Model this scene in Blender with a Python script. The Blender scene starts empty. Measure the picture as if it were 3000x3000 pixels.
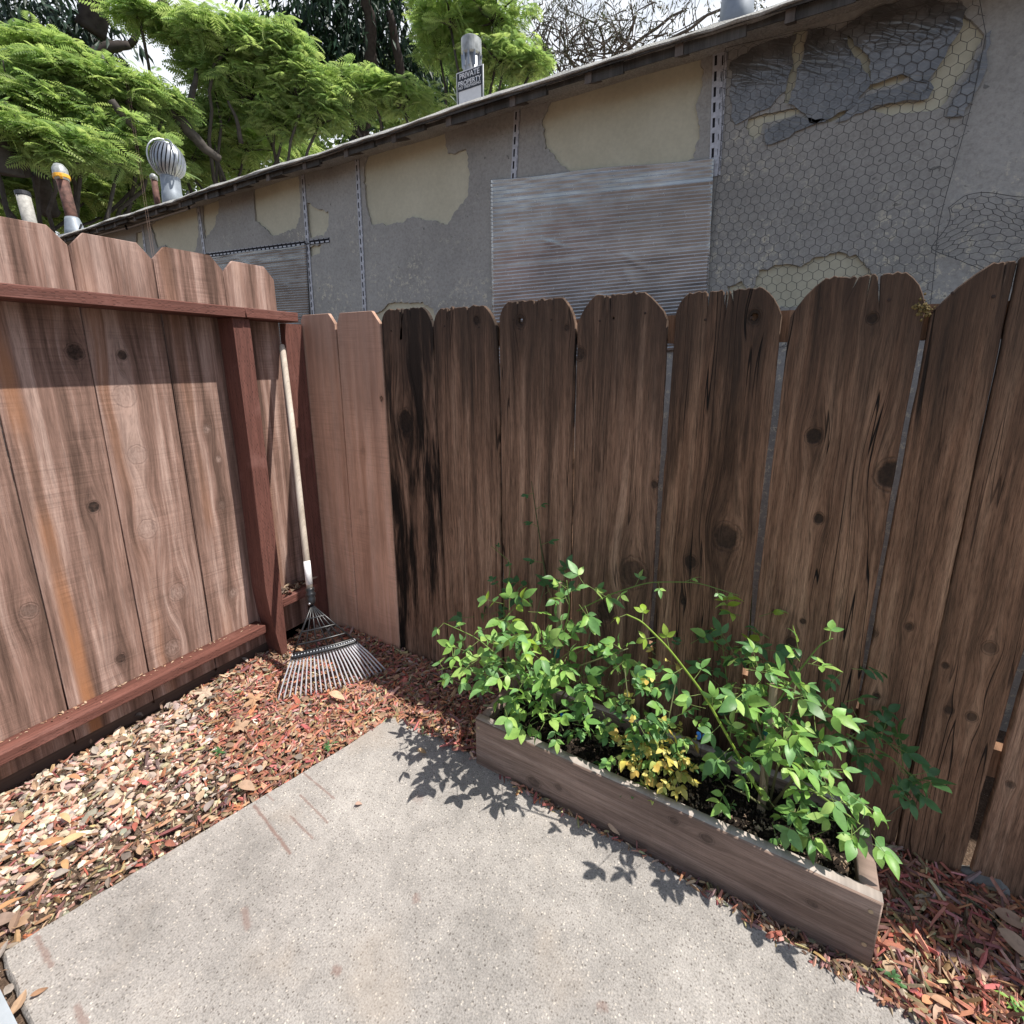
import bpy, bmesh, math, random
import numpy as np
from mathutils import Vector, Matrix

random.seed(11)
rng = np.random.default_rng(11)
sc = bpy.context.scene
COL = sc.collection
K = 1.4                      # camera height in metres; lengths below are written as multiples of it where handy

# ------------------------------------------------------------------ camera geometry (vanishing points of the photograph)
V1 = np.array([-930., 1050.]); V2 = np.array([2342., 1068.]); VN = np.array([1530., 7756.])
_A = np.array([V2 - VN, V2 - V1]); _b = np.array([(V2 - VN) @ V1, (V2 - V1) @ VN])
HP = np.linalg.solve(_A, _b); F = float(np.sqrt(-(V1 - HP) @ (V2 - HP)))
def _cd(p):
    v = np.array([p[0] - HP[0], -(p[1] - HP[1]), -F]); return v / np.linalg.norm(v)
R = np.array([-_cd(V1), _cd(V2), -_cd(VN)])
CAM = np.array([0., 0., K])
def ray(p): return R @ _cd(np.asarray(p, float))
def onY(p, y): d = ray(p); return CAM + d * (y / d[1])
def onX(p, x): d = ray(p); return CAM + d * (x / d[0])
def onZ(p, z): d = ray(p); return CAM + d * ((z - K) / d[2])
def onD(p, t): return CAM + ray(p) * t
def mpp(p, px=10.):
    """metres per picture unit (3000 wide) at a point, across the line of sight"""
    v = np.asarray(p) - CAM; dist = np.linalg.norm(v); c = R.T @ (v / dist); u = np.array([HP[0] + F * c[0] / -c[2], HP[1] - F * c[1] / -c[2]])
    return dist * np.linalg.norm(ray((u[0] + px, u[1])) - ray(u)) / px
def q(x, y): return (x * 3000 / 1932, y * 3000 / 1932)

cam = bpy.data.cameras.new('camera'); camo = bpy.data.objects.new('camera', cam); COL.objects.link(camo)
M4 = np.eye(4); M4[:3, :3] = R; M4[:3, 3] = CAM
camo.matrix_world = Matrix(M4.tolist())
cam.sensor_width = 36; cam.lens = F / 3000 * 36
cam.shift_x = (1500 - HP[0]) / 3000; cam.shift_y = (HP[1] - 1500) / 3000
cam.clip_start = 0.02; cam.clip_end = 2000
sc.camera = camo

# ------------------------------------------------------------------ node helper
class NT:
    def __init__(s, tree): s.t = tree; s.n = tree.nodes; s.l = tree.links
    def add(s, kind, **kw):
        n = s.n.new(kind)
        for k, v in kw.items(): setattr(n, k, v)
        return n
    def put(s, sock, v):
        if isinstance(v, bpy.types.NodeSocket): s.l.new(v, sock)
        elif v is not None:
            if hasattr(sock, 'default_value'):
                try: sock.default_value = v
                except Exception: sock.default_value = tuple(v) + (1.0,)
    def m(s, op, a, b=None, c=None, clamp=False):
        n = s.add('ShaderNodeMath', operation=op); n.use_clamp = clamp
        s.put(n.inputs[0], a); s.put(n.inputs[1], b)
        if c is not None: s.put(n.inputs[2], c)
        return n.outputs[0]
    def xyz(s, v):
        n = s.add('ShaderNodeSeparateXYZ'); s.put(n.inputs[0], v); return n.outputs
    def vec(s, x, y, z):
        n = s.add('ShaderNodeCombineXYZ'); s.put(n.inputs[0], x); s.put(n.inputs[1], y); s.put(n.inputs[2], z); return n.outputs[0]
    def noise(s, v, scale=1., detail=3., rough=.55, dist=0.):
        n = s.add('ShaderNodeTexNoise'); s.put(n.inputs['Vector'], v)
        n.inputs['Scale'].default_value = scale; n.inputs['Detail'].default_value = detail
        n.inputs['Roughness'].default_value = rough; n.inputs['Distortion'].default_value = dist
        return n.outputs['Fac']
    def voro(s, v, scale=1., feature='F1', rand=1., out='Distance'):
        n = s.add('ShaderNodeTexVoronoi', feature=feature); s.put(n.inputs['Vector'], v)
        n.inputs['Scale'].default_value = scale; n.inputs['Randomness'].default_value = rand
        return n.outputs[out]
    def ramp(s, f, stops, interp='LINEAR'):
        n = s.add('ShaderNodeValToRGB'); s.put(n.inputs[0], f); cr = n.color_ramp; cr.interpolation = interp
        while len(cr.elements) < len(stops): cr.elements.new(.5)
        for e, (p, c) in zip(cr.elements, stops):
            e.position = p; e.color = (c, c, c, 1) if isinstance(c, (int, float)) else tuple(c) + (1,)
        return n.outputs[0]
    def ss(s, f, a, b):          # smoothstep a..b -> 0..1
        n = s.add('ShaderNodeMapRange', interpolation_type='SMOOTHSTEP'); s.put(n.inputs[0], f)
        s.put(n.inputs[1], a); s.put(n.inputs[2], b); n.inputs[3].default_value = 0; n.inputs[4].default_value = 1
        return n.outputs[0]
    def mix(s, f, a, b, blend='MIX'):
        n = s.add('ShaderNodeMix', data_type='RGBA', blend_type=blend); n.clamp_factor = True
        s.put(n.inputs[0], f)
        for k, v in ((6, a), (7, b)):
            if isinstance(v, (tuple, list)): v = tuple(v)[:3] + (1.0,)
            s.put(n.inputs[k], v)
        return n.outputs[2]
    def obj(s): return s.add('ShaderNodeTexCoord').outputs['Object']
    def attr(s, name='Col'): return s.add('ShaderNodeAttribute', attribute_name=name).outputs['Color']
    def bump(s, h, strength=.3, dist=.01, normal=None):
        n = s.add('ShaderNodeBump'); s.put(n.inputs['Height'], h); n.inputs['Strength'].default_value = strength
        n.inputs['Distance'].default_value = dist
        if normal is not None: s.put(n.inputs['Normal'], normal)
        return n.outputs[0]
def new_mat(name):
    m = bpy.data.materials.new(name); m.use_nodes = True
    t = NT(m.node_tree); b = m.node_tree.nodes['Principled BSDF']
    return m, t, b
def P(t, b, **kw):
    for k, v in kw.items():
        key = {'color': 'Base Color', 'rough': 'Roughness', 'metal': 'Metallic', 'normal': 'Normal', 'spec': 'Specular IOR Level',
               'trans': 'Transmission Weight', 'alpha': 'Alpha', 'ior': 'IOR'}[k]
        if isinstance(v, tuple) and key == 'Base Color': v = v[:3] + (1.0,)
        t.put(b.inputs[key], v)
_plain = {}
def plain(name, color, rough=.6, metal=0., var=.12, scale=30., bump=.0, spec=.5):
    """one colour with a little mottling"""
    m, t, b = new_mat(name)
    v = t.obj(); f = t.noise(v, scale, 4)
    lo = tuple(c * (1 - var * 1.6) for c in color); hi = tuple(min(1, c * (1 + var)) for c in color)
    P(t, b, color=t.ramp(f, [(.3, lo), (.7, hi)]), rough=rough, metal=metal, spec=spec)
    if bump: P(t, b, normal=t.bump(f, bump, .004))
    return m

# ------------------------------------------------------------------ object helpers
def link(o, parent=None):
    COL.objects.link(o)
    if parent is not None: o.parent = parent
    return o
def tag(o, label=None, cat=None, group=None, kind=None):
    if label: o['label'] = label
    if cat: o['category'] = cat
    if group: o['group'] = group
    if kind: o['kind'] = kind
    return o
def empty(name, loc, label=None, cat=None, group=None):
    o = bpy.data.objects.new(name, None); o.location = tuple(loc); o.empty_display_size = .05; link(o)
    bpy.context.view_layer.update()
    return tag(o, label, cat, group)
class Geo:
    """collects shapes in world coordinates; build() links them as ONE mesh object"""
    def __init__(s): s.v = []; s.f = []; s.c = []; s.n = 0
    def add(s, verts, faces, color=None):
        verts = np.asarray(verts, float).reshape(-1, 3); s.v.append(verts)
        b = s.n
        s.f.extend([tuple(i + b for i in f) for f in faces])
        s.c.append(np.tile(np.array((color if color is not None else (1, 1, 1))[:3], float), (len(verts), 1)))
        s.n += len(verts)
    def box(s, x0, x1, y0, y1, z0, z1, color=None):
        v = [(x, y, z) for z in (z0, z1) for y in (y0, y1) for x in (x0, x1)]
        s.add(v, [(0, 2, 3, 1), (4, 5, 7, 6), (0, 1, 5, 4), (2, 6, 7, 3), (0, 4, 6, 2), (1, 3, 7, 5)], color)
    def bar(s, a, b, w, h, up=(0, 0, 1), color=None):
        a = np.asarray(a, float); b = np.asarray(b, float); d = b - a; d /= np.linalg.norm(d)
        sx = np.cross(d, up); sx /= np.linalg.norm(sx); u = np.cross(sx, d)
        v = [p + sx * i * w / 2 + u * j * h / 2 for p in (a, b) for (i, j) in ((-1, -1), (1, -1), (1, 1), (-1, 1))]
        s.add(v, [(0, 1, 2, 3), (7, 6, 5, 4), (0, 4, 5, 1), (1, 5, 6, 2), (2, 6, 7, 3), (3, 7, 4, 0)], color)
    def tube(s, pts, rad, sides=8, color=None, cap=True):
        pts = np.asarray(pts, float); n = len(pts)
        rad = np.full(n, rad, float) if np.isscalar(rad) else np.asarray(rad, float)
        rows = []
        t0 = pts[1] - pts[0]; t0 /= np.linalg.norm(t0) + 1e-12
        ref = np.array([0, 0, 1.]) if abs(t0[2]) < .9 else np.array([1., 0, 0])
        a = np.cross(t0, ref); a /= np.linalg.norm(a)
        for i in range(n):
            t = pts[min(i + 1, n - 1)] - pts[max(i - 1, 0)]; t /= np.linalg.norm(t) + 1e-12
            a = a - t * (a @ t); a /= np.linalg.norm(a) + 1e-12; b = np.cross(t, a)
            ang = np.arange(sides) * 2 * math.pi / sides
            rows.append(pts[i] + rad[i] * (np.outer(np.cos(ang), a) + np.outer(np.sin(ang), b)))
        f = []
        for i in range(n - 1):
            for k in range(sides):
                k2 = (k + 1) % sides
                f.append((i * sides + k, i * sides + k2, (i + 1) * sides + k2, (i + 1) * sides + k))
        if cap:
            f.append(tuple(reversed(range(sides)))); f.append(tuple((n - 1) * sides + k for k in range(sides)))
        s.add(np.vstack(rows), f, color)
    def lathe(s, base, prof, sides=24, axis=(0, 0, 1), color=None):
        """prof: list of (radius, height) along axis from base"""
        ax = np.asarray(axis, float); ax /= np.linalg.norm(ax); base = np.asarray(base, float)
        s.tube([base + ax * (h + i * 1e-7) for i, (r, h) in enumerate(prof)], [max(r, 1e-4) for r, h in prof], sides, color)
    def build(s, name, mat, parent=None, smooth=False, origin=None):
        me = bpy.data.meshes.new(name)
        v = np.vstack(s.v) if s.v else np.zeros((0, 3))
        if origin is not None: v = v - np.asarray(origin)
        me.from_pydata(v.tolist(), [], s.f); me.update()
        ca = me.color_attributes.new('Col', 'FLOAT_COLOR', 'POINT')
        cc = np.ones((len(v), 4)); cc[:, :3] = np.vstack(s.c) if s.c else 1
        ca.data.foreach_set('color', cc.ravel())
        if smooth: me.polygons.foreach_set('use_smooth', [True] * len(me.polygons))
        me.materials.append(mat)
        o = bpy.data.objects.new(name, me)
        if origin is not None: o.location = tuple(origin)
        link(o)
        if parent is not None:
            o.parent = parent; o.matrix_parent_inverse = Matrix.Translation(parent.matrix_world.translation).inverted()
        return o
def sheet(name, loops, depth, mat, parent=None, M=None, bevel=0., loc=(0, 0, 0), rotz=0.):
    """2D outline (first loop) with holes (other loops) in local x/z, extruded to depth; local -y is the front"""
    cu = bpy.data.curves.new(name, 'CURVE'); cu.dimensions = '2D'; cu.fill_mode = 'BOTH'
    cu.extrude = max(depth / 2 - bevel, .0005); cu.bevel_depth = bevel; cu.bevel_resolution = 0; cu.offset = -bevel
    for L in loops:
        sp = cu.splines.new('POLY'); sp.points.add(len(L) - 1)
        for p, (x, y) in zip(sp.points, L): p.co = (x, y, 0, 1)
        sp.use_cyclic_u = True
    ob = bpy.data.objects.new('tmp', cu); COL.objects.link(ob)
    dg = bpy.context.evaluated_depsgraph_get(); dg.update()
    me = bpy.data.meshes.new_from_object(ob.evaluated_get(dg))
    COL.objects.unlink(ob); bpy.data.objects.remove(ob); bpy.data.curves.remove(cu)
    me.transform(Matrix(((1, 0, 0, 0), (0, 0, -1, 0), (0, 1, 0, 0), (0, 0, 0, 1))))
    me.name = name; me.materials.clear(); me.materials.append(mat)
    o = bpy.data.objects.new(name, me); o.location = loc; o.rotation_euler = (0, 0, rotz); link(o)
    if parent is not None:
        o.parent = parent; o.matrix_parent_inverse = Matrix.Translation(parent.matrix_world.translation).inverted()
    return o
def in_poly(pts, poly):
    x, y = pts[:, 0], pts[:, 1]; ins = np.zeros(len(pts), bool); n = len(poly)
    for i in range(n):
        x0, y0 = poly[i]; x1, y1 = poly[(i + 1) % n]
        c = ((y0 > y) != (y1 > y)) & (x < (x1 - x0) * (y - y0) / (y1 - y0 + 1e-12) + x0); ins ^= c
    return ins
def sample_poly(poly, n):
    p = np.asarray(poly); lo, hi = p.min(0), p.max(0); out = np.zeros((0, 2))
    while len(out) < n:
        c = rng.uniform(lo, hi, (n * 3, 2)); out = np.vstack([out, c[in_poly(c, poly)]])
    return out[:n]
def rough_loop(L, amp, step, seed=0):
    """subdivide a closed loop and roughen it"""
    r = np.random.default_rng(seed); out = []
    n = len(L)
    for i in range(n):
        a = np.asarray(L[i], float); b = np.asarray(L[(i + 1) % n], float); d = b - a; ln = np.linalg.norm(d)
        k = max(1, int(ln / step)); nrm = np.array([-d[1], d[0]]) / (ln + 1e-9); w = 0.
        for j in range(k):
            t = j / k; w = .5 * w + r.normal(0, amp)
            e = min(1., 4 * min(t, 1 - t) + .35)
            out.append(tuple(a + d * t + nrm * w * e))
    return out
def rotm(rx, ry, rz):
    cx, sx, cy, sy, cz, sz = math.cos(rx), math.sin(rx), math.cos(ry), math.sin(ry), math.cos(rz), math.sin(rz)
    return np.array([[cz, -sz, 0], [sz, cz, 0], [0, 0, 1]]) @ np.array([[cy, 0, sy], [0, 1, 0], [-sy, 0, cy]]) @ np.array([[1, 0, 0], [0, cx, -sx], [0, sx, cx]])
def frame(d, up):
    """columns: along d, side, normal"""
    d = np.asarray(d, float); d = d / (np.linalg.norm(d) + 1e-9); s_ = np.cross(up, d); s_ /= np.linalg.norm(s_) + 1e-9
    return np.stack([d, s_, np.cross(d, s_)], 1)

# ------------------------------------------------------------------ sun, sky
SUN = np.array([.50, .165, 1.]); SUN /= np.linalg.norm(SUN)
sl = bpy.data.lights.new('sun', 'SUN'); sl.energy = 4.4; sl.angle = math.radians(.5); sl.color = (1, .955, .88)
so = bpy.data.objects.new('sun', sl); COL.objects.link(so)
so.rotation_euler = Vector(SUN.tolist()).to_track_quat('Z', 'Y').to_euler()
w = bpy.data.worlds.new('World'); sc.world = w; w.use_nodes = True
t = NT(w.node_tree); bg = w.node_tree.nodes['Background']
sky = t.add('ShaderNodeTexSky', sky_type='NISHITA'); sky.sun_disc = False
sky.sun_elevation = math.asin(SUN[2]); sky.sun_rotation = math.atan2(SUN[0], SUN[1])
sky.dust_density = 1.2; sky.ozone_density = 1.0
gv = t.add('ShaderNodeTexCoord').outputs['Generated']
gx, gy, gz = t.xyz(gv)
den = t.m('ADD', t.m('MAXIMUM', gz, 0.), .25)
cv = t.vec(t.m('DIVIDE', gx, den), t.m('DIVIDE', gy, den), 0.)
cf = t.ss(t.m('ADD', t.noise(cv, 1.7, 6, .6), t.m('ADD', t.m('MULTIPLY', t.m('SUBTRACT', .52, gz), .4), t.m('MULTIPLY', t.m('SUBTRACT', t.m('SUBTRACT', t.m('MULTIPLY', gy, .75), t.m('MULTIPLY', gx, .75)), .45), .5))), .49, .66)
skc = t.mix(t.m('MULTIPLY', cf, .85), t.mix(.32, sky.outputs[0], (8.3, 9.2, 10.7)), (10.6, 11., 11.6))
w.node_tree.links.new(skc, bg.inputs[0]); bg.inputs[1].default_value = .075
sc.view_settings.view_transform = 'Standard'; sc.view_settings.look = 'None'
sc.view_settings.gamma = 1; sc.view_settings.exposure = 0.62; sc.view_settings.use_curve_mapping = False
sc.cycles.use_denoising = True; sc.cycles.max_bounces = 8; sc.cycles.transparent_max_bounces = 12
sc.cycles.sample_clamp_indirect = 6.

# ------------------------------------------------------------------ wood
def wood(name, cols, seed=0, knots=(), fine=.55, saw=0., mold=0., top=0., orange=0., zt=1.6, bump=.5, sharp=0., cracks=0., moldt=.50, topc=(.028, .021, .017), topd=.42):
    """cols: dark, mid, light. knots: (x, z, r, darkness, light_halo) in board metres. object space x across, z up"""
    m, t, b = new_mat(name)
    x, y, z = t.xyz(t.obj()); r = random.Random(seed * 7 + 3); o1 = r.uniform(0, 50)
    wob = t.m('MULTIPLY', t.m('SUBTRACT', t.noise(t.vec(t.m('MULTIPLY', x, 5.), o1, t.m('MULTIPLY', z, 1.4)), 1, 2), .5), .014)
    psi = t.m('ADD', x, wob); kmask = None; halo = None
    for (kx, kz, kr, kd, kh) in knots:
        dx = t.m('DIVIDE', t.m('SUBTRACT', x, kx), kr * 1.0); dz = t.m('DIVIDE', t.m('SUBTRACT', z, kz), kr * 1.25)
        dz2 = t.m('DIVIDE', t.m('SUBTRACT', z, kz), kr * 4.2)
        nz = t.m('MULTIPLY', t.m('SUBTRACT', t.noise(t.vec(x, o1 + 5, z), 60, 2), .5), .42)
        d = t.m('ADD', t.m('SQRT', t.m('ADD', t.m('MULTIPLY', dx, dx), t.m('MULTIPLY', dz, dz))), nz)
        dd = t.m('ADD', t.m('MULTIPLY', t.m('MULTIPLY', dx, dx), .35), t.m('MULTIPLY', dz2, dz2))
        e = t.m('POWER', 2.718, t.m('MULTIPLY', dd, -1.))
        psi = t.m('SUBTRACT', psi, t.m('MULTIPLY', t.m('MULTIPLY', t.m('SUBTRACT', x, kx), e), .92))
        k = t.m('MULTIPLY', t.m('SUBTRACT', 1., t.ss(d, .72, 1.12)), kd)
        ring = t.m('MULTIPLY', t.ss(t.m('ABSOLUTE', t.m('SUBTRACT', d, 1.1)), .16, 0.), .5 * min(1, kd + .3))
        k = t.m('MAXIMUM', k, ring)
        dz3 = t.m('DIVIDE', t.m('SUBTRACT', z, kz), kr * 4.); tl = t.m('POWER', 2.718, t.m('MULTIPLY', t.m('ADD', t.m('MULTIPLY', t.m('MULTIPLY', dx, dx), 1.1), t.m('MULTIPLY', dz3, dz3)), -1.))
        tl = t.m('MULTIPLY', tl, t.ss(t.noise(t.vec(t.m('MULTIPLY', x, 90.), o1, t.m('MULTIPLY', z, 7.)), 1, 3), .35, .62))
        k = t.m('MAXIMUM', k, t.m('MULTIPLY', tl, kd * .6 if kh == 0 else 0.))
        kmask = k if kmask is None else t.m('MAXIMUM', kmask, k)
        if kh:
            h = t.m('MULTIPLY', t.m('SUBTRACT', 1., t.ss(d, .2, 1.5)), t.m('MULTIPLY', t.ss(t.noise(t.vec(t.m('MULTIPLY', x, 3.), o1, z), 55, 3, .7), .25, .7), kh * .75)); halo = h if halo is None else t.m('MAXIMUM', halo, h)
    broad = t.noise(t.vec(t.m('MULTIPLY', psi, 26.), o1, t.m('MULTIPLY', z, .9)), 1, 3, .6)
    grain = t.noise(t.vec(t.m('MULTIPLY', psi, 190.), o1 + 9, t.m('MULTIPLY', z, 8.)), 1, 5, .72)
    hair = t.noise(t.vec(t.m('MULTIPLY', psi, 620.), o1 + 19, t.m('MULTIPLY', z, 22.)), 1, 3, .7)
    blot = t.noise(t.vec(t.m('MULTIPLY', x, 7.), o1 + 3, t.m('MULTIPLY', z, 2.6)), 1, 4, .65)
    c = t.ramp(broad, [(.28 + sharp, cols[0]), (.5, cols[1]), (.72 - sharp, cols[2])])
    g = t.ramp(grain, [(.3, 1 - fine), (.52, 1.), (.75, 1 + fine * .35)])
    c = t.mix(1., c, g, 'MULTIPLY')
    c = t.mix(1., c, t.ramp(hair, [(.36, 1 - fine * .7), (.5, 1.), (.64, 1 + fine * .25)]), 'MULTIPLY')
    c = t.mix(1., c, t.ramp(blot, [(.25, .72), (.55, 1.), (.8, 1.14)]), 'MULTIPLY')
    if orange:
        ox = r.uniform(-.06, .02)
        of = t.m('MULTIPLY', t.ss(t.m('ABSOLUTE', t.m('SUBTRACT', psi, t.m('ADD', ox, t.m('MULTIPLY', z, -.02)))), .03, .008), orange)
        of = t.m('MULTIPLY', of, t.ss(t.noise(t.vec(0., o1, t.m('MULTIPLY', z, 1.6)), 1, 2), .35, .6))
        c = t.mix(t.m('MULTIPLY', of, t.ss(broad, .2, .5)), c, (.38, .175, .085))
    if mold:
        mf = t.noise(t.vec(t.m('MULTIPLY', psi, 13.), o1 + 31, t.m('MULTIPLY', z, 1.5)), 1, 5, .7)
        c = t.mix(t.m('MULTIPLY', t.ss(mf, moldt, moldt + .18), mold), c, tuple(v * .18 for v in cols[0]))
    if top:
        tf = t.m('ADD', z, t.m('MULTIPLY', t.m('SUBTRACT', t.noise(t.vec(t.m('MULTIPLY', psi, 20.), o1, t.m('MULTIPLY', z, 2.)), 1, 3), .5), .7))
        c = t.mix(t.m('MULTIPLY', t.ss(tf, zt - topd, zt + .02), top), c, topc)
    hgt = t.m('ADD', t.m('MULTIPLY', grain, .6), t.m('MULTIPLY', hair, .4))
    if cracks:
        cr = t.noise(t.vec(t.m('MULTIPLY', psi, 34.), o1 + 71, t.m('MULTIPLY', z, .8)), 1, 1, .4)
        cm = t.m('MULTIPLY', t.ss(t.m('ABSOLUTE', t.m('SUBTRACT', cr, .5)), .011, .003), cracks)
        cm = t.m('MULTIPLY', cm, t.ss(t.noise(t.vec(t.m('MULTIPLY', x, 9.), o1 + 4, t.m('MULTIPLY', z, 1.1)), 1, 2), .47, .58))
        c = t.mix(cm, c, (.012, .009, .007)); hgt = t.m('SUBTRACT', hgt, t.m('MULTIPLY', cm, 1.2))
    if saw:
        sf = t.noise(t.vec(t.m('MULTIPLY', x, 5.), o1 + 2, t.m('MULTIPLY', z, 170.)), 1, 3, .6)
        sa = t.ss(t.noise(t.vec(t.m('MULTIPLY', x, 9.), o1 + 8, t.m('MULTIPLY', z, 3.5)), 1, 2), .4, .62)
        c = t.mix(t.m('MULTIPLY', sa, saw), c, t.mix(1., c, t.ramp(sf, [(.3, .62), (.5, 1.), (.7, 1.25)]), 'MULTIPLY'))
        hgt = t.m('ADD', hgt, t.m('MULTIPLY', t.m('MULTIPLY', sf, sa), saw * .7))
    if halo is not None: c = t.mix(halo, c, tuple(min(.7, v * 1.3 + .05) for v in cols[2]))
    if kmask is not None:
        kn_ = t.noise(t.vec(x, o1, z), 95, 3, .7); c = t.mix(kmask, c, t.ramp(kn_, [(.35, (.010, .008, .007)), (.65, tuple(v * .55 for v in cols[0]))])); hgt = t.m('SUBTRACT', hgt, t.m('MULTIPLY', kmask, .8))
    P(t, b, color=c, rough=.85, spec=.25, normal=t.bump(hgt, bump, .006))
    return m
def incised(name, base, vertical=False):
    """stained lumber with the rows of short slits left by pressure treatment; object space, along x (or z)"""
    m, t, b = new_mat(name)
    x, y, z = t.xyz(t.obj()); a = z if vertical else x; c1 = x if vertical else z
    s = t.m('ADD', c1, y)
    g = t.noise(t.vec(t.m('MULTIPLY', a, 5.), t.m('MULTIPLY', c1, 130.), t.m('MULTIPLY', y, 130.)), 1, 4, .6)
    dv = t.vec(t.m('MULTIPLY', a, 30.), t.m('MULTIPLY', s, 85.), 0.)
    n = t.add('ShaderNodeTexBrick'); t.put(n.inputs['Vector'], dv); n.offset = .5; n.squash = 1
    n.inputs['Color1'].default_value = (0, 0, 0, 1); n.inputs['Color2'].default_value = (1, 1, 1, 1); n.inputs['Mortar'].default_value = (1, 1, 1, 1)
    n.inputs['Scale'].default_value = 1; n.inputs['Mortar Size'].default_value = .16; n.inputs['Brick Width'].default_value = .6; n.inputs['Row Height'].default_value = .5
    sl_ = t.m('MULTIPLY', t.m('SUBTRACT', 1., n.outputs['Color']), t.ss(t.noise(dv, .9, 1), .45, .55))
    c = t.ramp(g, [(.3, tuple(v * .62 for v in base)), (.55, base), (.8, tuple(v * 1.3 for v in base))])
    c = t.mix(t.m('MULTIPLY', sl_, .9), c, tuple(v * .25 for v in base))
    c = t.mix(t.m('MULTIPLY', t.ss(t.noise(t.vec(x, y, z), 9, 5), .55, .75), .35), c, tuple(min(1, v * 1.6 + .05) for v in base))
    P(t, b, color=c, rough=.7, spec=.3, normal=t.bump(t.m('SUBTRACT', g, t.m('MULTIPLY', sl_, .8)), .4, .005))
    return m

# ------------------------------------------------------------------ ground, slab
GZ = -.022
def mat_soil():
    m, t, b = new_mat('soil'); v = t.obj()
    n1 = t.noise(v, 9, 6, .65); n2 = t.noise(v, 140, 4, .7); vo = t.voro(v, 160, 'F1')
    c = t.ramp(n1, [(.3, (.075, .05, .036)), (.55, (.14, .095, .068)), (.75, (.21, .155, .115))])
    c = t.mix(1., c, t.ramp(n2, [(.3, .5), (.55, 1.), (.75, 1.5)]), 'MULTIPLY')
    c = t.mix(t.m('MULTIPLY', t.ss(vo, .28, .1), t.ss(t.noise(v, 45, 2), .5, .65)), c, (.5, .43, .36))
    P(t, b, color=c, rough=.95, spec=.15, normal=t.bump(t.m('ADD', n2, t.m('MULTIPLY', vo, -.6)), .8, .012)); return m
M_SOIL = mat_soil()
g = Geo(); S_ = 150
g.add([(-S_, -S_, GZ), (S_, -S_, GZ), (S_, S_, GZ), (-S_, S_, GZ)], [(0, 1, 2, 3)])
tag(g.build('ground', M_SOIL), kind='structure')

_e = [(0, 2789), (500, 2488), (1000, 2191), (1120, 2113), (1150, 2097), (1170, 2096), (1197, 2111), (1248, 2142), (1290, 2150), (1330, 2178), (1385, 2206), (1450, 2246), (1543, 2312), (1637, 2367), (1735, 2416), (1828, 2462), (1915, 2510),
      (2000, 2566), (2080, 2608), (2155, 2652), (2207, 2697), (2269, 2740), (2362, 2778), (2492, 2868), (2621, 2932), (2725, 2994)]
SLAB = [tuple(onZ(p, 0.)[:2]) for p in _e]
_dx = (SLAB[-1][1] - SLAB[-5][1]) / (SLAB[-1][0] - SLAB[-5][0])
SLAB += [(.9 * K, SLAB[-1][1] + .02), (1.5 * K, SLAB[-1][1] + .03), (1.5 * K, -2.2 * K), (.2 * K, -2.2 * K), (.2 * K, .070 * K), (-.928 * K, .077 * K), (-1.047 * K, .080 * K)]
def mat_concrete():
    m, t, b = new_mat('concrete'); v = t.obj(); x, y, z = t.xyz(v)
    big = t.noise(v, 2.1, 4, .6); mid = t.noise(v, 7.5, 5, .65); sp = t.noise(v, 230, 3, .75); vo = t.voro(v, 150, 'F1'); vc = t.voro(v, 150, 'F1', out='Color')
    c = t.ramp(big, [(.3, (.245, .228, .212)), (.5, (.315, .292, .272)), (.7, (.37, .344, .32))])
    c = t.mix(1., c, t.ramp(mid, [(.3, .84), (.5, 1.), (.7, 1.1)]), 'MULTIPLY')
    rr = t.xyz(vc)[0]
    c = t.mix(t.ss(vo, .46, .2), c, t.mix(1., c, t.ramp(rr, [(.0, (.45, .43, .42)), (.18, (.62, .6, .58)), (.35, (.95, .95, .95)), (.8, (1.12, 1.1, 1.08)), (.97, (1.75, 1.7, 1.6))]), 'MULTIPLY'))
    c = t.mix(1., c, t.ramp(sp, [(.34, .66), (.5, 1.), (.66, 1.22)]), 'MULTIPLY')
    gm = t.noise(v, 26, 3, .7); c = t.mix(1., c, t.ramp(gm, [(.32, .87), (.5, 1.), (.68, 1.08)]), 'MULTIPLY')
    pit = t.ss(t.voro(v, 42, 'F1'), .16, .05); pit = t.m('MULTIPLY', pit, t.ss(t.noise(v, 12, 2), .5, .6))
    c = t.mix(t.m('MULTIPLY', pit, .55), c, (.13, .11, .10))
    # leaf-tannin stain blotches
    st = t.m('MULTIPLY', t.ss(t.noise(v, 3.3, 3, .5), .56, .72), .35)
    c = t.mix(st, c, (.33, .27, .215))
    # rust drag streaks left along the mulch edge (object-space capsules)
    for (a, e, wd, k) in STREAKS:
        ax, ay = a; ex, ey = e; L2 = (ex - ax) ** 2 + (ey - ay) ** 2
        px = t.m('SUBTRACT', x, ax); py = t.m('SUBTRACT', y, ay)
        h = t.m('DIVIDE', t.m('ADD', t.m('MULTIPLY', px, ex - ax), t.m('MULTIPLY', py, ey - ay)), L2, clamp=True)
        qx = t.m('SUBTRACT', px, t.m('MULTIPLY', h, ex - ax)); qy = t.m('SUBTRACT', py, t.m('MULTIPLY', h, ey - ay))
        d = t.m('SQRT', t.m('ADD', t.m('MULTIPLY', qx, qx), t.m('MULTIPLY', qy, qy)))
        d = t.m('ADD', d, t.m('MULTIPLY', t.m('SUBTRACT', t.noise(v, 60, 3), .5), wd * 2.2))
        c = t.mix(t.m('MULTIPLY', t.ss(d, wd * 1.3, wd * .2), k), c, (.20, .125, .105))
    P(t, b, color=c, rough=.9, spec=.2, normal=t.bump(t.m('ADD', t.m('MULTIPLY', sp, .5), t.m('MULTIPLY', vo, -.5)), .55, .004)); return m
STREAKS = []
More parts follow.
